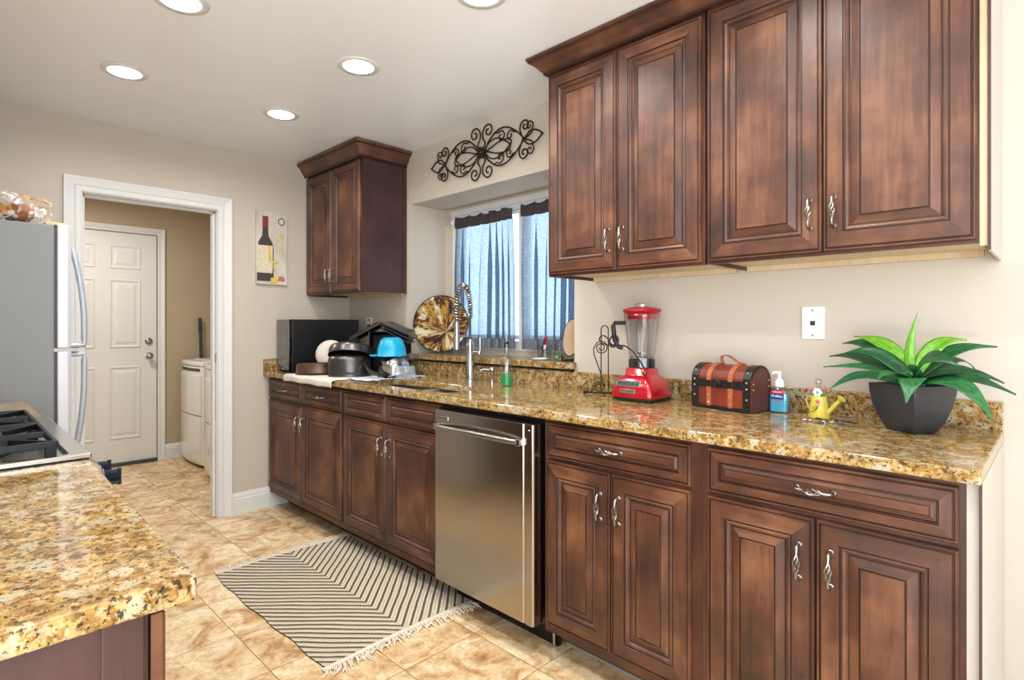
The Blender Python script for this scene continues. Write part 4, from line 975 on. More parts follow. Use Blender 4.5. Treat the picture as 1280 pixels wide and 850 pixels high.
# ================================================================== TOWELS
def towel(x0, x1, y1, drop, mat, label, seed, skew=0, yfr=None, back=0):
    t = None; mb = MB(); L_top = y1-(-.651); tot = L_top+drop if yfr is None else y1-yfr
    def f(u, v):
        x = x0+(x1-x0)*u; s = tot*v*(1-skew*u); y = y1-s-back*u; z = .9195+.004*(1+noise.noise(Vector((x*14, y*14, seed))))*.8
        x += .012*noise.noise(Vector((u*5, v*3, seed+3)))
        if y < -.651 and yfr is None:
            e = -.651-y; th = min(e/.012, PI/2); y = -.651-.0125*math.sin(th) - .002*(1+noise.noise(Vector((x*20, 0, seed)))); z = .9195-.008*(1-math.cos(th))-max(0, e-.019)
            z += .004*noise.noise(Vector((x*9, 1, seed)))
        return (x, y, z)
    mb.grid(f, 60, 60); o = mb.build('towel', mat, solid=.0025); return tag(o, label, 'towel', 'dish towels')
towel(.37, .985, -.17, .048, 'towel', 'beige towel draped over the counter edge under the pots', 2)
towel(.90, 1.14, -.14, 0, 'towelblue', 'white towel with blue stripes under the steel bowl, beside the sink', 8, yfr=-.55)

# ================================================================== DISHES DRYING
def pan_prof(r, h, th=.004, flare=1.0, rb=.85): return [(0, 0), (r*rb, 0), (r*(rb+.08), .006), (r*flare, h), (r*flare-th, h), (r*(rb+.04), .010), (0, .006)]
# inverted skillet
zt_ = .9235
sk_ = thing('cake_pan', (.50, -.53, zt_), 'worn brown round baking pan upside down on the towel, leftmost of the cookware', 'pan')
X = Matrix.Translation((.525, -.515, zt_+.070)) @ Matrix.Rotation(PI, 4, 'X') @ Matrix.Rotation(.05, 4, 'Y')
MB().lathe(pan_prof(.130, .062, flare=1.0, rb=.88), n=40, X=X).build('pan', 'brownpan', sk_)
MB().tube([X @ Vector((.130*math.cos(a*PI/20), .130*math.sin(a*PI/20), .062)) for a in range(40)], .003, 6, closed=True).build('rolled_rim', 'brownpan', sk_)
wl = thing('splatter_dome', (.44, -.40, zt_), 'white perforated dome lid standing on edge against the microwave', 'lid')
X = Matrix.Translation((.475, -.405, zt_+.118)) @ Matrix.Rotation(math.radians(48), 4, 'Z') @ Matrix.Rotation(PI/2-.25, 4, 'X')
MB().lathe([(.092, 0), (.089, .010), (.072, .026), (.042, .036), (0, .039)], n=36, X=X).build('dome', 'towel', wl, solid=.002)
lp = thing('stock_pot', (.765, -.44, zt_), 'dark grey pot standing upside down on the towel, largest of the cookware', 'pot')
X = Matrix.Translation((.79, -.445, zt_+.128)) @ Matrix.Rotation(PI, 4, 'X')
MB().lathe([(0, 0), (.100, 0), (.116, .010), (.124, .030), (.125, .127), (.1215, .127), (.120, .03), (.10, .006), (0, .006)], n=44, X=X).build('body', 'dkmetal', lp)
mb = MB()
mb.tube([(.79+.128*math.cos(a), -.445+.128*math.sin(a), zt_+.035) if False else (0, 0, 0) for a in (0, 1)], .001, 4) if False else None
for s in (-.35, PI-.35):
    c, sn = math.cos(s), math.sin(s); px_, py_ = -sn, c
    pts = [(.79+.13*c+px_*q*.04, -.445+.13*sn+py_*q*.04, zt_+.03) for q in (-1,)]+[(.79+(.13+.032)*c+px_*q*.032, -.445+(.13+.032)*sn+py_*q*.032, zt_+.026) for q in (-1, 1)]+[(.79+.13*c+px_*.04, -.445+.13*sn+py_*.04, zt_+.03)]
    mb.tube(pts, .0055, 8)
mb.build('side_handle', 'black', lp)
sp_ = thing('saucepan', (.80, -.42, 1.06), 'dark metal saucepan tipped over on top of the upturned pot', 'saucepan')
X = Matrix.Translation((.775, -.415, zt_+.168)) @ Matrix.Rotation(math.radians(44), 4, 'Z') @ Matrix.Rotation(math.radians(180-20), 4, 'X') 
MB().lathe([(0, 0), (.118, 0), (.130, .006), (.136, .020), (.139, .058), (.1355, .058), (.132, .02), (.115, .004), (0, .004)], n=44, X=X).build('body', 'dkmetal', sp_)
MB().tube([(.895, -.405, 1.045), (.95, -.44, 1.005), (1.04, -.46, .965), (1.18, -.44, .942)], [.008, .010, .012, .013], 10).build('handle', 'black', sp_)
sb = thing('steel_bowl', (1.04, -.31, zt_), 'shiny stainless steel mixing bowl turned upside down beneath the turquoise bowl', 'bowl')
X = Matrix.Translation((1.04, -.31, zt_+.121)) @ Matrix.Rotation(PI+.16, 4, 'X') @ Matrix.Rotation(.06, 4, 'Y')
MB().lathe([(0, 0), (.05, 0), (.075, .02), (.093, .06), (.100, .10), (.104, .102), (.104, .104), (.098, .1025), (.091, .06), (.073, .022), (.05, .003), (0, .003)], n=40, X=X).build('bowl', 'chrome', sb)
tb = thing('plastic_bowl', (1.04, -.31, 1.04), 'bright turquoise plastic bowl turned upside down on the steel bowl', 'bowl')
X = Matrix.Translation((1.035, -.31, 1.155)) @ Matrix.Rotation(PI, 4, 'X')
MB().lathe([(0, 0), (.045, 0), (.066, .018), (.080, .06), (.086, .105), (.089, .108), (.084, .108), (.078, .06), (.064, .02), (.044, .003), (0, .003)], n=40, X=X).build('bowl', 'bluebowl', tb)
MB().tube([(.965, -.345, 1.052), (.94, -.36, 1.046), (.925, -.38, 1.045), (.94, -.395, 1.047), (.975, -.37, 1.05)], .006, 8).build('pour_handle', 'bluebowl', tb)
pc = thing('plastic_container', (1.20, -.33, zt_), 'clear plastic food container tilted beside the steel bowl', 'container')
X = Matrix.Translation((1.205, -.335, zt_+.0785)) @ Matrix.Rotation(PI, 4, 'X') @ Matrix.Rotation(.5, 4, 'Z')
mb = MB(); a = .062; vs = []; fs = []
for (s, z) in ((.048, 0), (.060, .075), (.066, .075), (.066, .078)): vs += [(-s*1.1, -s, z), (s*1.1, -s, z), (s*1.1, s, z), (-s*1.1, s, z)]
for k in range(3):
    for j in range(4): fs.append((k*4+j, k*4+(j+1) % 4, k*4+4+(j+1) % 4, k*4+4+j))
fs.append((0, 1, 2, 3)); mb.add(vs, fs, X=X); mb.build('tub', 'frostplastic', pc, bevel=.006)
pc2 = MB().box(-.085, .085, -.06, .06, -.002, .002, X=Matrix.Translation((1.185, -.34, zt_+.112)) @ Matrix.Rotation(-.35, 4, 'Y') @ Matrix.Rotation(.5, 4, 'Z'))
tag(pc2.build('container_lid', 'frostplastic', bevel=.0015), 'clear plastic lid lying tilted on the food container', 'lid')
TCX, TCY = .842, -.237
def tray(xa, za, xb, zb, y0, y1, label, th=.0, flip=False, red=False, thick=.022):
    d = Vector((xb-xa, 0, zb-za)); Ln = d.length; ang = -math.atan2(d.z, d.x)
    t = thing('baking_tray', (TCX, TCY, (za+zb)/2), label, 'baking tray', 'dark baking trays')
    X = Matrix.Translation((TCX, TCY, 0)) @ Matrix.Rotation(math.radians(42), 4, 'Z') @ Matrix.Translation((xa, 0, za)) @ Matrix.Rotation(ang, 4, 'Y')
    mb = MB(); vs = []; fs = []
    for (i, z) in ((0, 0), (.008, .002), (.012, -.0), (.022, thick), (.022, thick), ): pass
    prof = [(0, -.002), (0, .002), (.012, .003), (.024, thick)] if not flip else [(0, .002), (0, -.002), (.012, -.003), (.024, -thick)]
    for (i, z) in prof: vs += [(i, y0+i, z), (Ln-i, y0+i, z), (Ln-i, y1-i, z), (i, y1-i, z)]
    for k in range(3):
        for j in range(4): fs.append((k*4+j, k*4+(j+1) % 4, k*4+4+(j+1) % 4, k*4+4+j))
    fs.append((12, 13, 14, 15)); mb.add(vs, fs, X=X); mb.build('pan', 'tray', t, solid=.0016)
    mb = MB(); mb.tube([X @ Vector(p) for p in ((0, y0, 0), (Ln, y0, 0), (Ln, y1, 0), (0, y1, 0))], .0032, 6, closed=True); mb.build('rolled_rim', 'dkmetal', t)
    if red: MB().box(Ln*.36, Ln*.60, y0+.03, y0+.05, .0225, .0235, X=X).build('red_label', 'redlabel', t)
tray(-.20, 1.128, .004, 1.238, -.10, .10, 'dark baking tray sloping down to the left, its low end on the tipped saucepan')
tray(.004, 1.238, .190, 1.162, -.105, .095, 'dark baking tray sloping right, uppermost of the leaning trays over the turquoise bowl')
tray(.004, 1.224, .182, 1.142, -.100, .095, 'dark baking tray with a red label, middle of the trays leaning over the turquoise bowl', red=True)
tray(.010, 1.205, .176, 1.120, -.095, .090, 'dark baking tray closest above the turquoise bowl, lowest of the leaning trays')

rp = thing('dark_fill_pan', (.90, -.17, .925), 'black roasting pan on edge, added to darken the hollow under the leaning trays', 'roasting pan')  # pan added as black fill for the dark hollow under the trays
X = Matrix.Translation((.845, -.190, .9235)) @ Matrix.Rotation(math.radians(42), 4, 'Z') @ Matrix.Rotation(-.08, 4, 'X')
mb = MB(); vs = []; fs = []
for (i, y) in ((0, -.045), (.006, -.043), (.020, .0)): vs += [(-.135+i, y, i), (.135-i, y, i), (.135-i, y, .262-i), (-.135+i, y, .262-i)]
for k in range(2):
    for j in range(4): fs.append((k*4+j, k*4+(j+1) % 4, k*4+4+(j+1) % 4, k*4+4+j))
fs.append((8, 9, 10, 11)); mb.add(vs, fs, X=X); mb.build('pan', 'tray', rp, solid=.002)

# ================================================================== WIRE STAND
st = thing('wire_stand', (2.40, -.11, .918), 'thin black wire scroll stand on the counter left of the red blender', 'wire stand')
mb = MB(); ox, oy = 2.395, -.105
vx, vy = .88, .47   # stand plane direction
def W(u, z): return (ox+u*vx, oy+u*vy, .9205+z)
r_ = .0026
mb.tube([W(-.012, .004), W(-.012, .285)]+[W(.004-.016*math.cos(PI*i/8), .285+.018*math.sin(PI*i/8)) for i in range(1, 8)]+[W(.020, .285), W(.020, .006)], r_, 6)
sp1 = [W(-.014+.034*(1-.8*i/26)*math.cos(-PI*.55-i*4.6*PI/26), .195+.034*(1-.8*i/26)*math.sin(-PI*.55-i*4.6*PI/26)) for i in range(27)]
mb.tube([W(.006, .03), W(-.02, .11), W(-.042, .17), W(-.046, .20), W(-.03, .228), W(-.01, .236)]+[W(-.012+.030*(1-.75*i/22)*math.cos(PI/2-i*3.6*PI/22), .205+.030*(1-.75*i/22)*math.sin(PI/2-i*3.6*PI/22)) for i in range(23)], r_, 6)
mb.tube([W(-.085, .010), W(-.06, .006), W(-.045, .02)]+[W(-.022+.028*(1-.75*i/22)*math.cos(PI-i*3.6*PI/22), .030+.026*(1-.75*i/22)*math.sin(PI-i*3.6*PI/22)) for i in range(23)], r_, 6)
mb.tube([W(-.085, .004), W(.035, .004)], .0035, 6)
mb.tube([(W(.0, .004)[0]-.02, W(.0, .004)[1]+.035, .925), (W(.0, .004)[0]+.03, W(.0, .004)[1]-.04, .925)], .0035, 6)
mb.build('scroll_frame', 'iron', st)
for p in ((W(-.085, 0)), (W(.035, 0))): MB().sphere((p[0], p[1], .9265), .008, 8).build('ball_foot', 'iron', st)

# ================================================================== BLENDER
bl = thing('blender', (2.60, -.14, .918), 'red countertop blender with clear jar and red lid', 'blender')
bx0, bx1, by0, by1 = 2.520, 2.705, -.235, -.055; bcx, bcy = (bx0+bx1)/2, (by0+by1)/2
def loft(mb, secs, X=None, n=6, mi=0, smooth=True):
    L_ = []
    for (hx, hy, z, r) in secs: L_.append([(a, b, z) for a, b in rr(bcx-hx, bcx+hx, bcy-hy, bcy+hy, r, n)])
    k = len(L_[0]); vs = [p for l in L_ for p in l]
    fs = [(i*k+j, i*k+(j+1) % k, (i+1)*k+(j+1) % k, (i+1)*k+j) for i in range(len(secs)-1) for j in range(k)]+[tuple(range(k-1, -1, -1)), tuple((len(secs)-1)*k+j for j in range(k))]
    mb.add(vs, fs, mi, smooth=smooth, X=X)
mb = MB(); loft(mb, [(.090, .086, .922, .018), (.092, .088, .934, .018)]); mb.build('rubber_foot', 'rubber', bl)
mb = MB(); loft(mb, [(.094, .090, .934, .02), (.096, .092, .942, .022), (.090, .086, .972, .022), (.074, .070, 1.008, .024), (.060, .057, 1.020, .026), (.056, .053, 1.024, .026), (.055, .052, 1.048, .026), (.051, .048, 1.052, .025)]); bs = mb.build('motor_base', 'red', bl)
# control panel lies on the sloping front
sl = math.atan2(.020, .036)
def onf(x, z, lift=.0):  # point on sloped front of the base
    t = (z-.972)/.036; y = (bcy-.086)+(.016)*t
    return (x, y-lift, z)
Xc = Matrix.Translation(onf(bcx-.012, .990, .0015)) @ Matrix.Rotation(PI/2-.42, 4, 'X')
MB().box(-.058, .052, -.013, .013, -.002, .0012, X=Xc).build('control_panel', 'pewter', bl, bevel=.0008)
MB().box(-.055, .049, -.011, .011, .0, .0020, X=Xc).build('panel_face', 'darkgrey', bl)
for k in range(5): MB().box(-.046+.020*k, -.034+.020*k, -.005, .005, .0015, .0036, X=Xc).build('button', 'black', bl, bevel=.0008)
Xb = Matrix.Translation((bcx-.012, bcy-.0895, .960)) @ Matrix.Rotation(PI/2-.18, 4, 'X')
MB().box(-.036, .036, -.0085, .0085, -.001, .0018, X=Xb).build('name_plate', 'chrome', bl, bevel=.0006)
text('KITCHENAID', .0105, bl, 'text_dark', Xb @ Matrix.Translation((0, 0, .002)), 'lettering')
mb = MB(); mb.lathe([(.050, 0), (.053, .004), (.053, .030), (.047, .034)], (bcx, bcy, 1.053), 32); mb.build('jar_collar', 'rubber', bl)
mb = MB(); mb.lathe([(.052, .0), (.056, .002), (.056, .040), (.050, .044)], (bcx, bcy, 1.052), 32); mb.build('collar_shell', 'smokeplastic', bl)
mb = MB(); loft(mb, [(.046, .046, 1.090, .040), (.050, .050, 1.12, .036), (.062, .062, 1.262, .034), (.064, .064, 1.272, .034)], n=8); mb.f = mb.f[:-2]; mb.m = mb.m[:-2]; mb.sm = mb.sm[:-2]; mb.uv = mb.uv[:-2]
mb.build('jar', 'smokeplastic', bl, solid=.003)
mb = MB()
for k in range(4):
    a = PI/4+k*PI/2; mb.tube([(bcx+.046*math.cos(a), bcy+.046*math.sin(a), 1.12), (bcx+.060*math.cos(a), bcy+.060*math.sin(a), 1.262)], .002, 6)
mb.build('jar_ribs', 'frostplastic', bl)
mb = MB(); mb.lathe([(.006, 0), (.006, .02), (0, .022)], (bcx, bcy, 1.09), 12)
for k in range(4):
    a = k*PI/2+.4; mb.add([(bcx, bcy, 1.108), (bcx+.010*math.cos(a+.5), bcy+.010*math.sin(a+.5), 1.106), (bcx+.028*math.cos(a), bcy+.028*math.sin(a), 1.118), (bcx+.010*math.cos(a-.5), bcy+.010*math.sin(a-.5), 1.108)], [(0, 1, 2, 3)])
mb.build('blade', 'pewter', bl)
mb = MB(); mb.lathe([(0, 0), (.058, 0), (.060, .004), (.060, .022), (.072, .026), (.078, .034), (.076, .040), (.060, .046), (.034, .050), (.032, .046), (0, .046)], (bcx, bcy, 1.250), 40); mb.build('lid', 'redlid', bl)
MB().lathe([(.030, 0), (.031, .014), (.024, .019), (0, .020)], (bcx, bcy, 1.297), 28).build('measuring_cap', 'smokeplastic', bl)
hx_ = bcx-.062
MB().tube([(hx_+.004, bcy-.030, 1.235), (hx_-.042, bcy-.042, 1.235), (hx_-.048, bcy-.044, 1.222), (hx_-.044, bcy-.042, 1.17), (hx_-.028, bcy-.036, 1.135), (hx_-.012, bcy-.028, 1.128)], [.008, .009, .010, .010, .009, .008], 10).build('handle', 'rubber', bl)
pts = []
ax, ay, az = hx_-.040, bcy-.045, 1.160
for i in range(60):
    a = i*2*PI/20; r = .020+.006*math.sin(i*.33); pts.append((ax+(r+.003)*math.cos(a)*.9+.004, ay-.012-.0002*i+.006*math.sin(a), az+r*math.sin(a)*1.15-.006))
pts += [(ax-.02, ay-.018, 1.142), (ax-.055, ay-.012, 1.150), (ax-.072, ay-.01, 1.168), (ax-.045, ay-.016, 1.182), (ax-.012, ay-.028, 1.165), (ax, ay-.03, 1.15), (ax+.02, ay-.028, 1.140), (ax+.07, ay-.036, 1.142), (ax+.115, ay-.040, 1.118), (ax+.150, ay-.034, 1.070), (ax+.165, ay-.026, 1.040), (ax+.155, ay-.018, 1.026), (ax+.135, ay-.006, 1.036)]
P_ = [Vector(p) for p in pts]; sm = []
for i in range(len(P_)-1):
    p0 = P_[max(i-1, 0)]; p1 = P_[i]; p2 = P_[i+1]; p3 = P_[min(i+2, len(P_)-1)]
    for k in range(4): t = k/4; sm.append(.5*((2*p1)+(-p0+p2)*t+(2*p0-5*p1+4*p2-p3)*t*t+(-p0+3*p1-3*p2+p3)*t**3))
MB().tube(sm, .0030, 6).build('power_cord', 'rubber', bl)

# ================================================================== TREASURE CHEST
ch = thing('treasure_chest', (2.96, -.14, .918), 'small domed treasure chest box of reddish wood with tan straps', 'chest')
CW, CD, CH = .246, .118, .105; CRr = CD/2
Xc = Matrix.Translation((2.842, -.163, .9195)) @ Matrix.Rotation(math.radians(-12), 4, 'Z')   # origin = front left bottom
def domed(g, x0, x1, z0=0.0, hs=1.0):
    p = [(CD+g, z0), (-g, z0), (-g, CH)] if False else [(-g, z0)]
    pr = [(-g, z0), (-g, CH)]+[(CRr-(CRr+g)*math.cos(PI*i/14), CH+(CRr*.96+g)*math.sin(PI*i/14)) for i in range(1, 14)]+[(CD+g, CH), (CD+g, z0)]
    return pr
def dome_part(g, x0, x1, name, mat, z0=0.0, bev=0, **k):
    pr = domed(g, x0, x1, z0); n = len(pr); vs = [(x0, a, b) for a, b in pr]+[(x1, a, b) for a, b in pr]
    fs = [tuple(range(n)), tuple(range(2*n-1, n-1, -1))]+[(i, (i+1) % n, n+(i+1) % n, n+i) for i in range(n)]
    MB().add(vs, fs, X=Xc).build(name, mat, ch, bevel=bev, **k)
dome_part(0, .0, CW, 'box', 'chestwood', .003)
for a in (0, CW-.030): dome_part(.0025, a, a+.030, 'corner_band', 'chestdark', .001)
MB().prism([(a, b) for a, b in [(.006, .006), (CD-.006, .006), (CD-.006, CH)]+[(CRr+(CRr-.006)*math.cos(PI*i/12), CH+(CRr*.96-.006)*math.sin(PI*i/12)) for i in range(1, 12)]+[(.006, CH)]], CW+.0001, CW+.0015, 'x', X=Xc).build('end_face', 'chestend', ch)
MB().box(.028, CW-.028, -.003, CD+.003, .002, .013, X=Xc).build('bottom_band', 'chestdark', ch)
MB().box(.028, CW-.028, -.0022, .002, .078, .108, X=Xc).build('seam_band', 'chestdark', ch)
for a in (.068, .158):
    dome_part(.0045, a, a+.018, 'strap', 'leather', .010, 0)
    mb = MB()
    for z in (.022, .050): mb.sphere((a+.009, -.0055, z), .0028, 6, X=Xc)
    mb.build('rivet', 'brass', ch)
    mb = MB(); mb.box(a-.001, a+.019, -.0065, -.004, .080, .104, X=Xc); mb.build('buckle', 'iron', ch, bevel=.001)
MB().lathe([(.013, 0), (.013, .003), (.009, .005), (0, .005)], X=Xc @ RX((.117, -.0025, .094), PI/2), n=20).tube([(.117+.009*math.cos(a*PI/8), -.010, .090+.010*math.sin(a*PI/8)) for a in range(-9, 5)], .002, 6, X=Xc).build('clasp', 'iron', ch)
for a in (.014, CW-.014):
    for z in (.045, .082, .104, .138):
        MB().sphere((a, -.0032 if z < .11 else .006, z), .0038, 6, X=Xc).build('stud', 'brass', ch)
for y, z in ((.012, .08), (.012, .10), (CD-.012, .09), (CD-.012, .11)): MB().sphere((CW+.002, y, z), .003, 6, X=Xc).build('stud', 'brass', ch)
hp = [(.092, CRr, CH+CRr+.004), (.086, CRr, CH+CRr+.018), (.095, CRr, CH+CRr+.028), (.118, CRr, CH+CRr+.028), (.140, CRr, CH+CRr+.016), (.160, CRr, CH+CRr+.005), (.185, CRr, CH+CRr+.004)]
mb = MB()
vs = []
P_ = [Vector(p) for p in hp]; sm = []
for i in range(len(P_)-1):
    p0 = P_[max(i-1, 0)]; p1 = P_[i]; p2 = P_[i+1]; p3 = P_[min(i+2, len(P_)-1)]
    for k in range(4): t = k/4; sm.append(.5*((2*p1)+(-p0+p2)*t+(2*p0-5*p1+4*p2-p3)*t*t+(-p0+3*p1-3*p2+p3)*t**3))
sm.append(P_[-1])
mb.grid(lambda u, v: tuple(sm[min(len(sm)-1, int(round(u*(len(sm)-1))))]+Vector((0, (v-.5)*.016, 0))), len(sm)-1, 1, X=Xc); mb.build('carry_handle', 'leather', ch, solid=.003)

# ================================================================== SANITISER
sa = thing('hand_sanitizer', (3.14, -.10, .918), 'clear pump bottle of blue hand sanitizer with a red and blue label', 'bottle')
sx_, sy_ = 3.137, -.098; bcx, bcy = sx_, sy_
mb = MB(); loft(mb, [(.029, .017, .9195, .008), (.031, .019, .923, .010), (.031, .019, .985, .012), (.027, .017, 1.000, .012), (.014, .012, 1.008, .010)]); mb.build('bottle_body', 'glass', sa)
mb = MB(); loft(mb, [(.0285, .0165, .922, .009), (.0285, .0165, .985, .009)]); mb.build('gel', 'bluegel', sa)
MB().box(sx_-.021, sx_+.021, sy_-.0200, sy_-.0192, .986, .996).build('label_band', 'redlabel', sa)
MB().box(sx_-.021, sx_+.021, sy_-.0200, sy_-.0192, .966, .9858).build('label_band', 'navylabel', sa)
text('PURELL', .0115, sa, 'text_white', RX((sx_, sy_-.0203, .976), PI/2), 'lettering')
text('ADVANCED', .0058, sa, 'text_white', RX((sx_, sy_-.0203, .991), PI/2), 'lettering')
text('Sanitizer', .0070, sa, 'text_red', RX((sx_, sy_-.0203, .959), PI/2), 'lettering')
MB().lathe([(.0145, 0), (.0145, .020), (.009, .026), (.0055, .030), (.0055, .045), (.0075, .046), (.0075, .053), (0, .055)], (sx_, sy_, 1.0085), 20).tube([(sx_, sy_, 1.058), (sx_-.016, sy_-.006, 1.059), (sx_-.021, sy_-.008, 1.052)], [.005, .0045, .0035], 8).build('pump', 'whiteplastic', sa)

# ================================================================== WATERING CAN ORNAMENT
wc = thing('watering_can_ornament', (3.28, -.14, .918), 'tiny yellow watering can ornament with flowers and a glass angel head', 'ornament')
kx, ky = 3.275, -.135
MB().lathe([(0, 0), (.032, 0), (.033, .003), (.022, .072), (.019, .072), (.0, .068)], (kx, ky, .9195), 28).build('can_body', 'yellow', wc)
MB().tube([(kx+.024, ky-.004, .935), (kx+.055, ky-.010, .972), (kx+.066, ky-.012, .985)], [.0075, .006, .006], 10).tube([(kx+.062, ky-.011, .981), (kx+.070, ky-.013, .990)], [.006, .014], 14).build('spout', 'yellow', wc)
MB().tube([(kx-.026, ky, .940), (kx-.034, ky, .955), (kx-.040, ky, .975), (kx-.034, ky, .988), (kx-.024, ky, .988), (kx-.022, ky, .975)], .0022, 8).build('handle', 'yellow', wc)
mb = MB()
for k in range(12):
    a = k*PI/6; mb.tube([(kx+.008*math.cos(a), ky+.008*math.sin(a), .988), (kx+.026*math.cos(a), ky+.026*math.sin(a), .995+.006*(k % 2))], [.004, .001], 5)
mb.build('foliage', 'green', wc)
mb = MB()
for k in range(6):
    a = k*PI/3; mb.sphere((kx+.009*math.cos(a), ky-.018, 1.004+.009*math.sin(a)), .006, 6)
mb.build('white_flower', 'whiteplastic', wc)
for p in ((kx+.004, ky-.030, .976), (kx+.020, ky, 1.018), (kx-.024, ky, 1.010)): MB().sphere(p, .006, 8).build('pink_bud', 'pink', wc)
MB().tube([(kx-.030, ky-.034, .936), (kx-.010, ky-.034, .941), (kx+.004, ky-.031, .955), (kx-.004, ky-.031, .960), (kx-.010, ky-.033, .952), (kx-.002, ky-.033, .948), (kx+.006, ky-.030, .965)], .0011, 5).build('wire_curl', 'iron', wc)
MB().lathe([(0, 0), (.010, .002), (.008, .014), (.005, .020), (.008, .026), (.0105, .034), (.008, .043), (0, .047)], (kx-.002, ky, 1.004), 16).build('glass_figure', 'glass', wc)
# keys
ky_ = thing('key_bunch', (3.33, -.22, .918), 'bunch of metal keys lying in front of the watering can ornament', 'keys')
MB().tube([(3.335+.014*math.cos(a*PI/10), -.222+.012*math.sin(a*PI/10), .9215+.002*math.sin(a*PI/5)) for a in range(20)], .0012, 6, closed=True).build('key_ring', 'chrome', ky_)
for i, (ax_, kl) in enumerate(((PI-.25, .056), (PI+.15, .060), (PI-.55, .045), (-.22, .052), (-.40, .070), (.1, .05))):
    X = Matrix.Translation((3.335+.012*math.cos(ax_), -.224+.010*math.sin(ax_), .9198+.0026*i)) @ Matrix.Rotation(ax_, 4, 'Z') @ Matrix.Rotation(.12*(1 if i % 2 else -.3), 4, 'X') @ Matrix.Diagonal((1.15, 1.2, 1.4, 1))
    mb = MB(); mb.prism([(.010+.010*math.cos(a*PI/6), .009*math.sin(a*PI/6)) for a in range(12)], 0, .002, 'z', X=X)
    mb.prism([(.018, -.0035), (kl-.004, -.0035), (kl, 0), (kl-.003, .0035), (kl-.010, .002), (kl-.016, .0038), (kl-.022, .002), (.018, .0035)], 0, .002, 'z', X=X); mb.build('key', ['pewter', 'black'][i in (2, 4)], ky_)

# ================================================================== POTTED PLANT
pp = thing('potted_plant', (3.565, -.205, .918), 'green agave-like plant in a square charcoal pot at the right end of the counter', 'potted plant')
pcx, pcy = 3.538, -.205; Xq = Matrix.Translation((pcx, pcy, .9195)) @ Matrix.Rotation(math.radians(58), 4, 'Z')
def sq(h, r=.005, n=3): return rr(-h, h, -h, h, r, n)
secs = [(.040, 0), (.045, .003), (.058, .035), (.069, .075), (.075, .115), (.0755, .135), (.0715, .135), (.070, .115)]
Ls_ = [[(a, b, z) for a, b in sq(h)] for h, z in secs]; k = len(Ls_[0]); vs = [p for l in Ls_ for p in l]
fs = [(i*k+j, i*k+(j+1) % k, (i+1)*k+(j+1) % k, (i+1)*k+j) for i in range(len(secs)-1) for j in range(k)]+[tuple(range(k-1, -1, -1))]
MB().add(vs, fs, smooth=True, X=Xq).build('pot', 'pot', pp, bevel=0)
MB().add([(a, b, .118) for a, b in sq(.0705)], [tuple(range(k))], X=Xq).build('soil', 'soil', pp, solid=.004)
def leafm(pts, wd, mat, up=(0, 0, 1), fold=.35, roll=0):
    p0, p1, p2 = [Vector(p) for p in pts]; mb = MB(); n = 22
    # control point so that the curve passes through the middle point
    c = 2*p1-.5*(p0+p2)
    def f(u, v):
        t = u; p = (1-t)**2*p0+2*t*(1-t)*c+t*t*p2; d = (2*(1-t)*(c-p0)+2*t*(p2-c)); d.normalize()
        U = Vector(up); s = d.cross(U)
        if s.length < .15: s = d.cross(Vector((.7, -.7, 0)))
        s.normalize(); nn = s.cross(d).normalized()
        wv = wd*(.55+.45*math.sin(PI*min(1, t*1.15)))*(1-t**3.2)**.9 if t < 1 else 0
        q = (v-.5)*2; wv *= .5
        return tuple(p+s*q*wv+nn*(abs(q)*wv*fold*(1-.4*t))+Vector((0, 0, .0015*math.sin(9*t+3*q))))
    mb.grid(f, n, 6)
    for k in range(len(mb.uv)): mb.uv[k] = [(a*2, b) for a, b in mb.uv[k]]
    mb.build('leaf', mat, pp, solid=.0018, norm=False)
B0 = (3.545, -.20, 1.055)
CAMV = (0.12, -.98, .2)
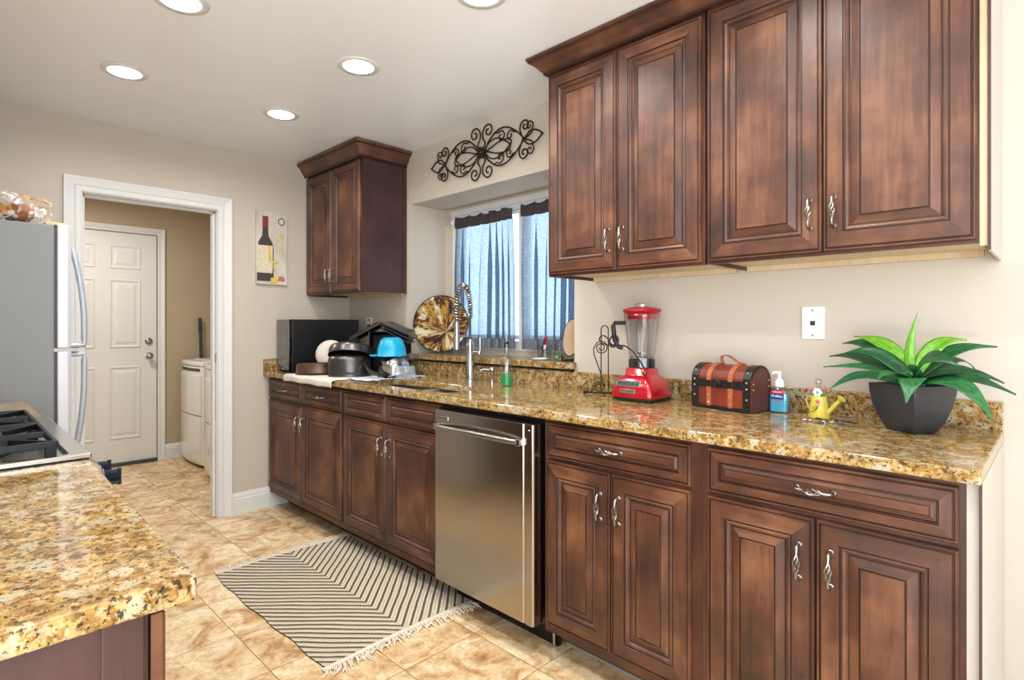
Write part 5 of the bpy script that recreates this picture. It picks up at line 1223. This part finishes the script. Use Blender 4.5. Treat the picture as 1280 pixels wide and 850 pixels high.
leafs = [
 ([(3.540, -.20, 1.055), (3.532, -.20, 1.15), (3.552, -.20, 1.262)], .027, 'leaflight', (.1, 1, 0), .6),
 ([(3.545, -.20, 1.065), (3.468, -.165, 1.160), (3.373, -.12, 1.189)], .052, 'leaflight', (.2, -.8, .7), .25),
 ([(3.545, -.20, 1.075), (3.595, -.18, 1.165), (3.656, -.14, 1.182)], .052, 'leaflight', (-.2, -.8, .6), .25),
 ([(3.545, -.19, 1.060), (3.430, -.12, 1.155), (3.327, -.07, 1.163)], .050, 'leafmid', (0, -.8, .6), .2),
 ([(3.545, -.2, 1.06), (3.452, -.21, 1.138), (3.368, -.2, 1.138)], .050, 'leafdark', (0, -.6, .8), .3),
 ([(3.530, -.2, 1.06), (3.398, -.16, 1.120), (3.304, -.13, 1.122)], .046, 'leafdark', (0, -.5, .9), .3),
 ([(3.530, -.2, 1.062), (3.416, -.21, 1.095), (3.312, -.22, 1.093)], .045, 'leafmid', (0, -.35, 1), .3),
 ([(3.520, -.22, 1.055), (3.425, -.27, 1.072), (3.356, -.32, 1.034)], .050, 'leafdark', (0, -.5, 1), .3),
 ([(3.552, -.225, 1.06), (3.505, -.285, 1.090), (3.482, -.34, 1.074)], .052, 'leafmid', (0, -.2, 1), .1),
 ([(3.552, -.23, 1.06), (3.552, -.30, 1.072), (3.548, -.345, 1.012)], .070, 'leafmid', (0, -.6, .8), .1),
 ([(3.555, -.225, 1.058), (3.660, -.32, 1.068), (3.729, -.38, .990)], .056, 'leafmid', (0.1, -.6, .8), .2),
 ([(3.555, -.2, 1.060), (3.665, -.22, 1.078), (3.764, -.24, 1.046)], .048, 'leafdark', (0, -.5, 1), .3),
 ([(3.553, -.21, 1.062), (3.660, -.27, 1.098), (3.745, -.30, 1.078)], .046, 'leafdark', (0, -.35, 1), .3),
 ([(3.550, -.18, 1.075), (3.630, -.14, 1.150), (3.719, -.10, 1.163)], .050, 'leafmid', (-.2, -.75, .7), .25),
 ([(3.549, -.22, 1.062), (3.592, -.28, 1.132), (3.661, -.325, 1.116)], .066, 'leafdark', (-.3, -.6, .8), .2),
 ([(3.555, -.18, 1.065), (3.625, -.115, 1.120), (3.669, -.07, 1.094)], .040, 'leafdark', (0, -.5, 1), .3),
 ([(3.550, -.19, 1.065), (3.510, -.13, 1.115), (3.485, -.08, 1.125)], .044, 'leafdark', (0, -.8, .6), .2),
 ([(3.530, -.21, 1.060), (3.46, -.20, 1.088), (3.415, -.185, 1.062)], .040, 'leafdark', (0, -.5, 1), .3),
 ([(3.555, -.21, 1.060), (3.545, -.245, 1.095), (3.53, -.27, 1.088)], .040, 'leafdark', (0, -.8, .5), .3),
 ([(3.558, -.20, 1.060), (3.64, -.19, 1.10), (3.708, -.17, 1.075)], .040, 'leafdark', (0, -.5, 1), .3),
]
for pts, wd, mat, up, fo in leafs: leafm(pts, wd, mat, up, fo)
MB().lathe([(.022, 0), (.016, .03), (.010, .05), (0, .055)], (3.552, -.203, 1.035), 16).build('crown_core', 'leafmid', pp)

# ================================================================== RUG
rug = thing('rug', (1.42, -.86, 0), 'cream and brown chevron rug with fringed ends in front of the dishwasher and sink', 'rug')
rx0, rx1, ry0, ry1 = .885, 1.965, -1.222, -.500
def rs(x, y): return (x+1.08*abs(y-RUGY))/.0465
def edge_y(x): return .010*math.sin(x*4.0)+.004*math.sin(x*23)
def rf(u, v):
    x = rx0+(rx1-rx0)*u; y = ry0+(ry1-ry0)*v
    s = rs(x, y) % 1; rib = (.5-.5*math.cos(2*PI*((s/.74*2) % 1))) if s < .74 else 0
    tw = .5+.5*math.sin(((y if True else x)*1.0-(x*(1 if y > RUGY else -1)))*300)
    z = .0048+.0032*rib*(.7+.3*tw)
    yy = y+edge_y(x)*(abs(v-.5)*2); xx = x+.006*math.sin(y*9)
    return (xx, yy, z)
nu, nv = 420, 240; mb = MB(); mb.grid(rf, nu, nv)
k = 0
for j in range(nv):
    for i in range(nu):
        q = []
        for (a, b) in ((i, j), (i+1, j), (i+1, j+1), (i, j+1)):
            x = rx0+(rx1-rx0)*a/nu; y = ry0+(ry1-ry0)*b/nv; q.append((rs(x, y), y*20))
        mb.uv[k] = q; k += 1
mb.build('weave', 'rug', rug, norm=False)
MB().prism([(rx0+(rx1-rx0)*i/40+.006*math.sin(ry0*9), ry0+edge_y(rx0+(rx1-rx0)*i/40)) for i in range(41)]+[(rx1-(rx1-rx0)*i/40, ry1+edge_y(rx1-(rx1-rx0)*i/40)) for i in range(41)], .0006, .0045, 'z').build('backing', 'iron', rug)
for side_, xe in ((-1, rx0), (1, rx1)):
    mb = MB()
    mb.grid(lambda u, v: (xe+side_*(.002+.022*v)+.006*math.sin((ry0+(ry1-ry0)*u)*9), ry0+(ry1-ry0)*u, .0065-.002*v+.001*math.sin(u*300)), 200, 3)
    mb.build('end_binding', 'fringe', rug, solid=.003, norm=False)
    mb = MB(); n = 88
    for i in range(n):
        y = ry0+.004+(ry1-ry0-.008)*i/(n-1); x = xe+side_*.020+.006*math.sin(y*9); ln = (.052 if side_ > 0 else .040)*(.7+.6*random.random()); an = random.uniform(-.75, .75)+(-.5 if side_ > 0 else 0); z = .006
        pts = [(x, y, .006)]; 
        for q in range(1, 6):
            t = q/5; aa = an*t; pts.append((x+side_*ln*t*math.cos(aa), y+ln*t*math.sin(aa)*.8, .006-.003*t+.010*math.sin(PI*t)*random.random()))
        mb.tube(pts, [.0034, .0032, .003, .003, .0028, .0016], 5)
    mb.build('fringe', 'fringe', rug)
# thin grey strip left by the old toe-kick tape on the floor
mb = MB().box(2.49, 3.70, -.487, -.4765, .0002, .012); mb.build('quarter_round', 'grout', c3)
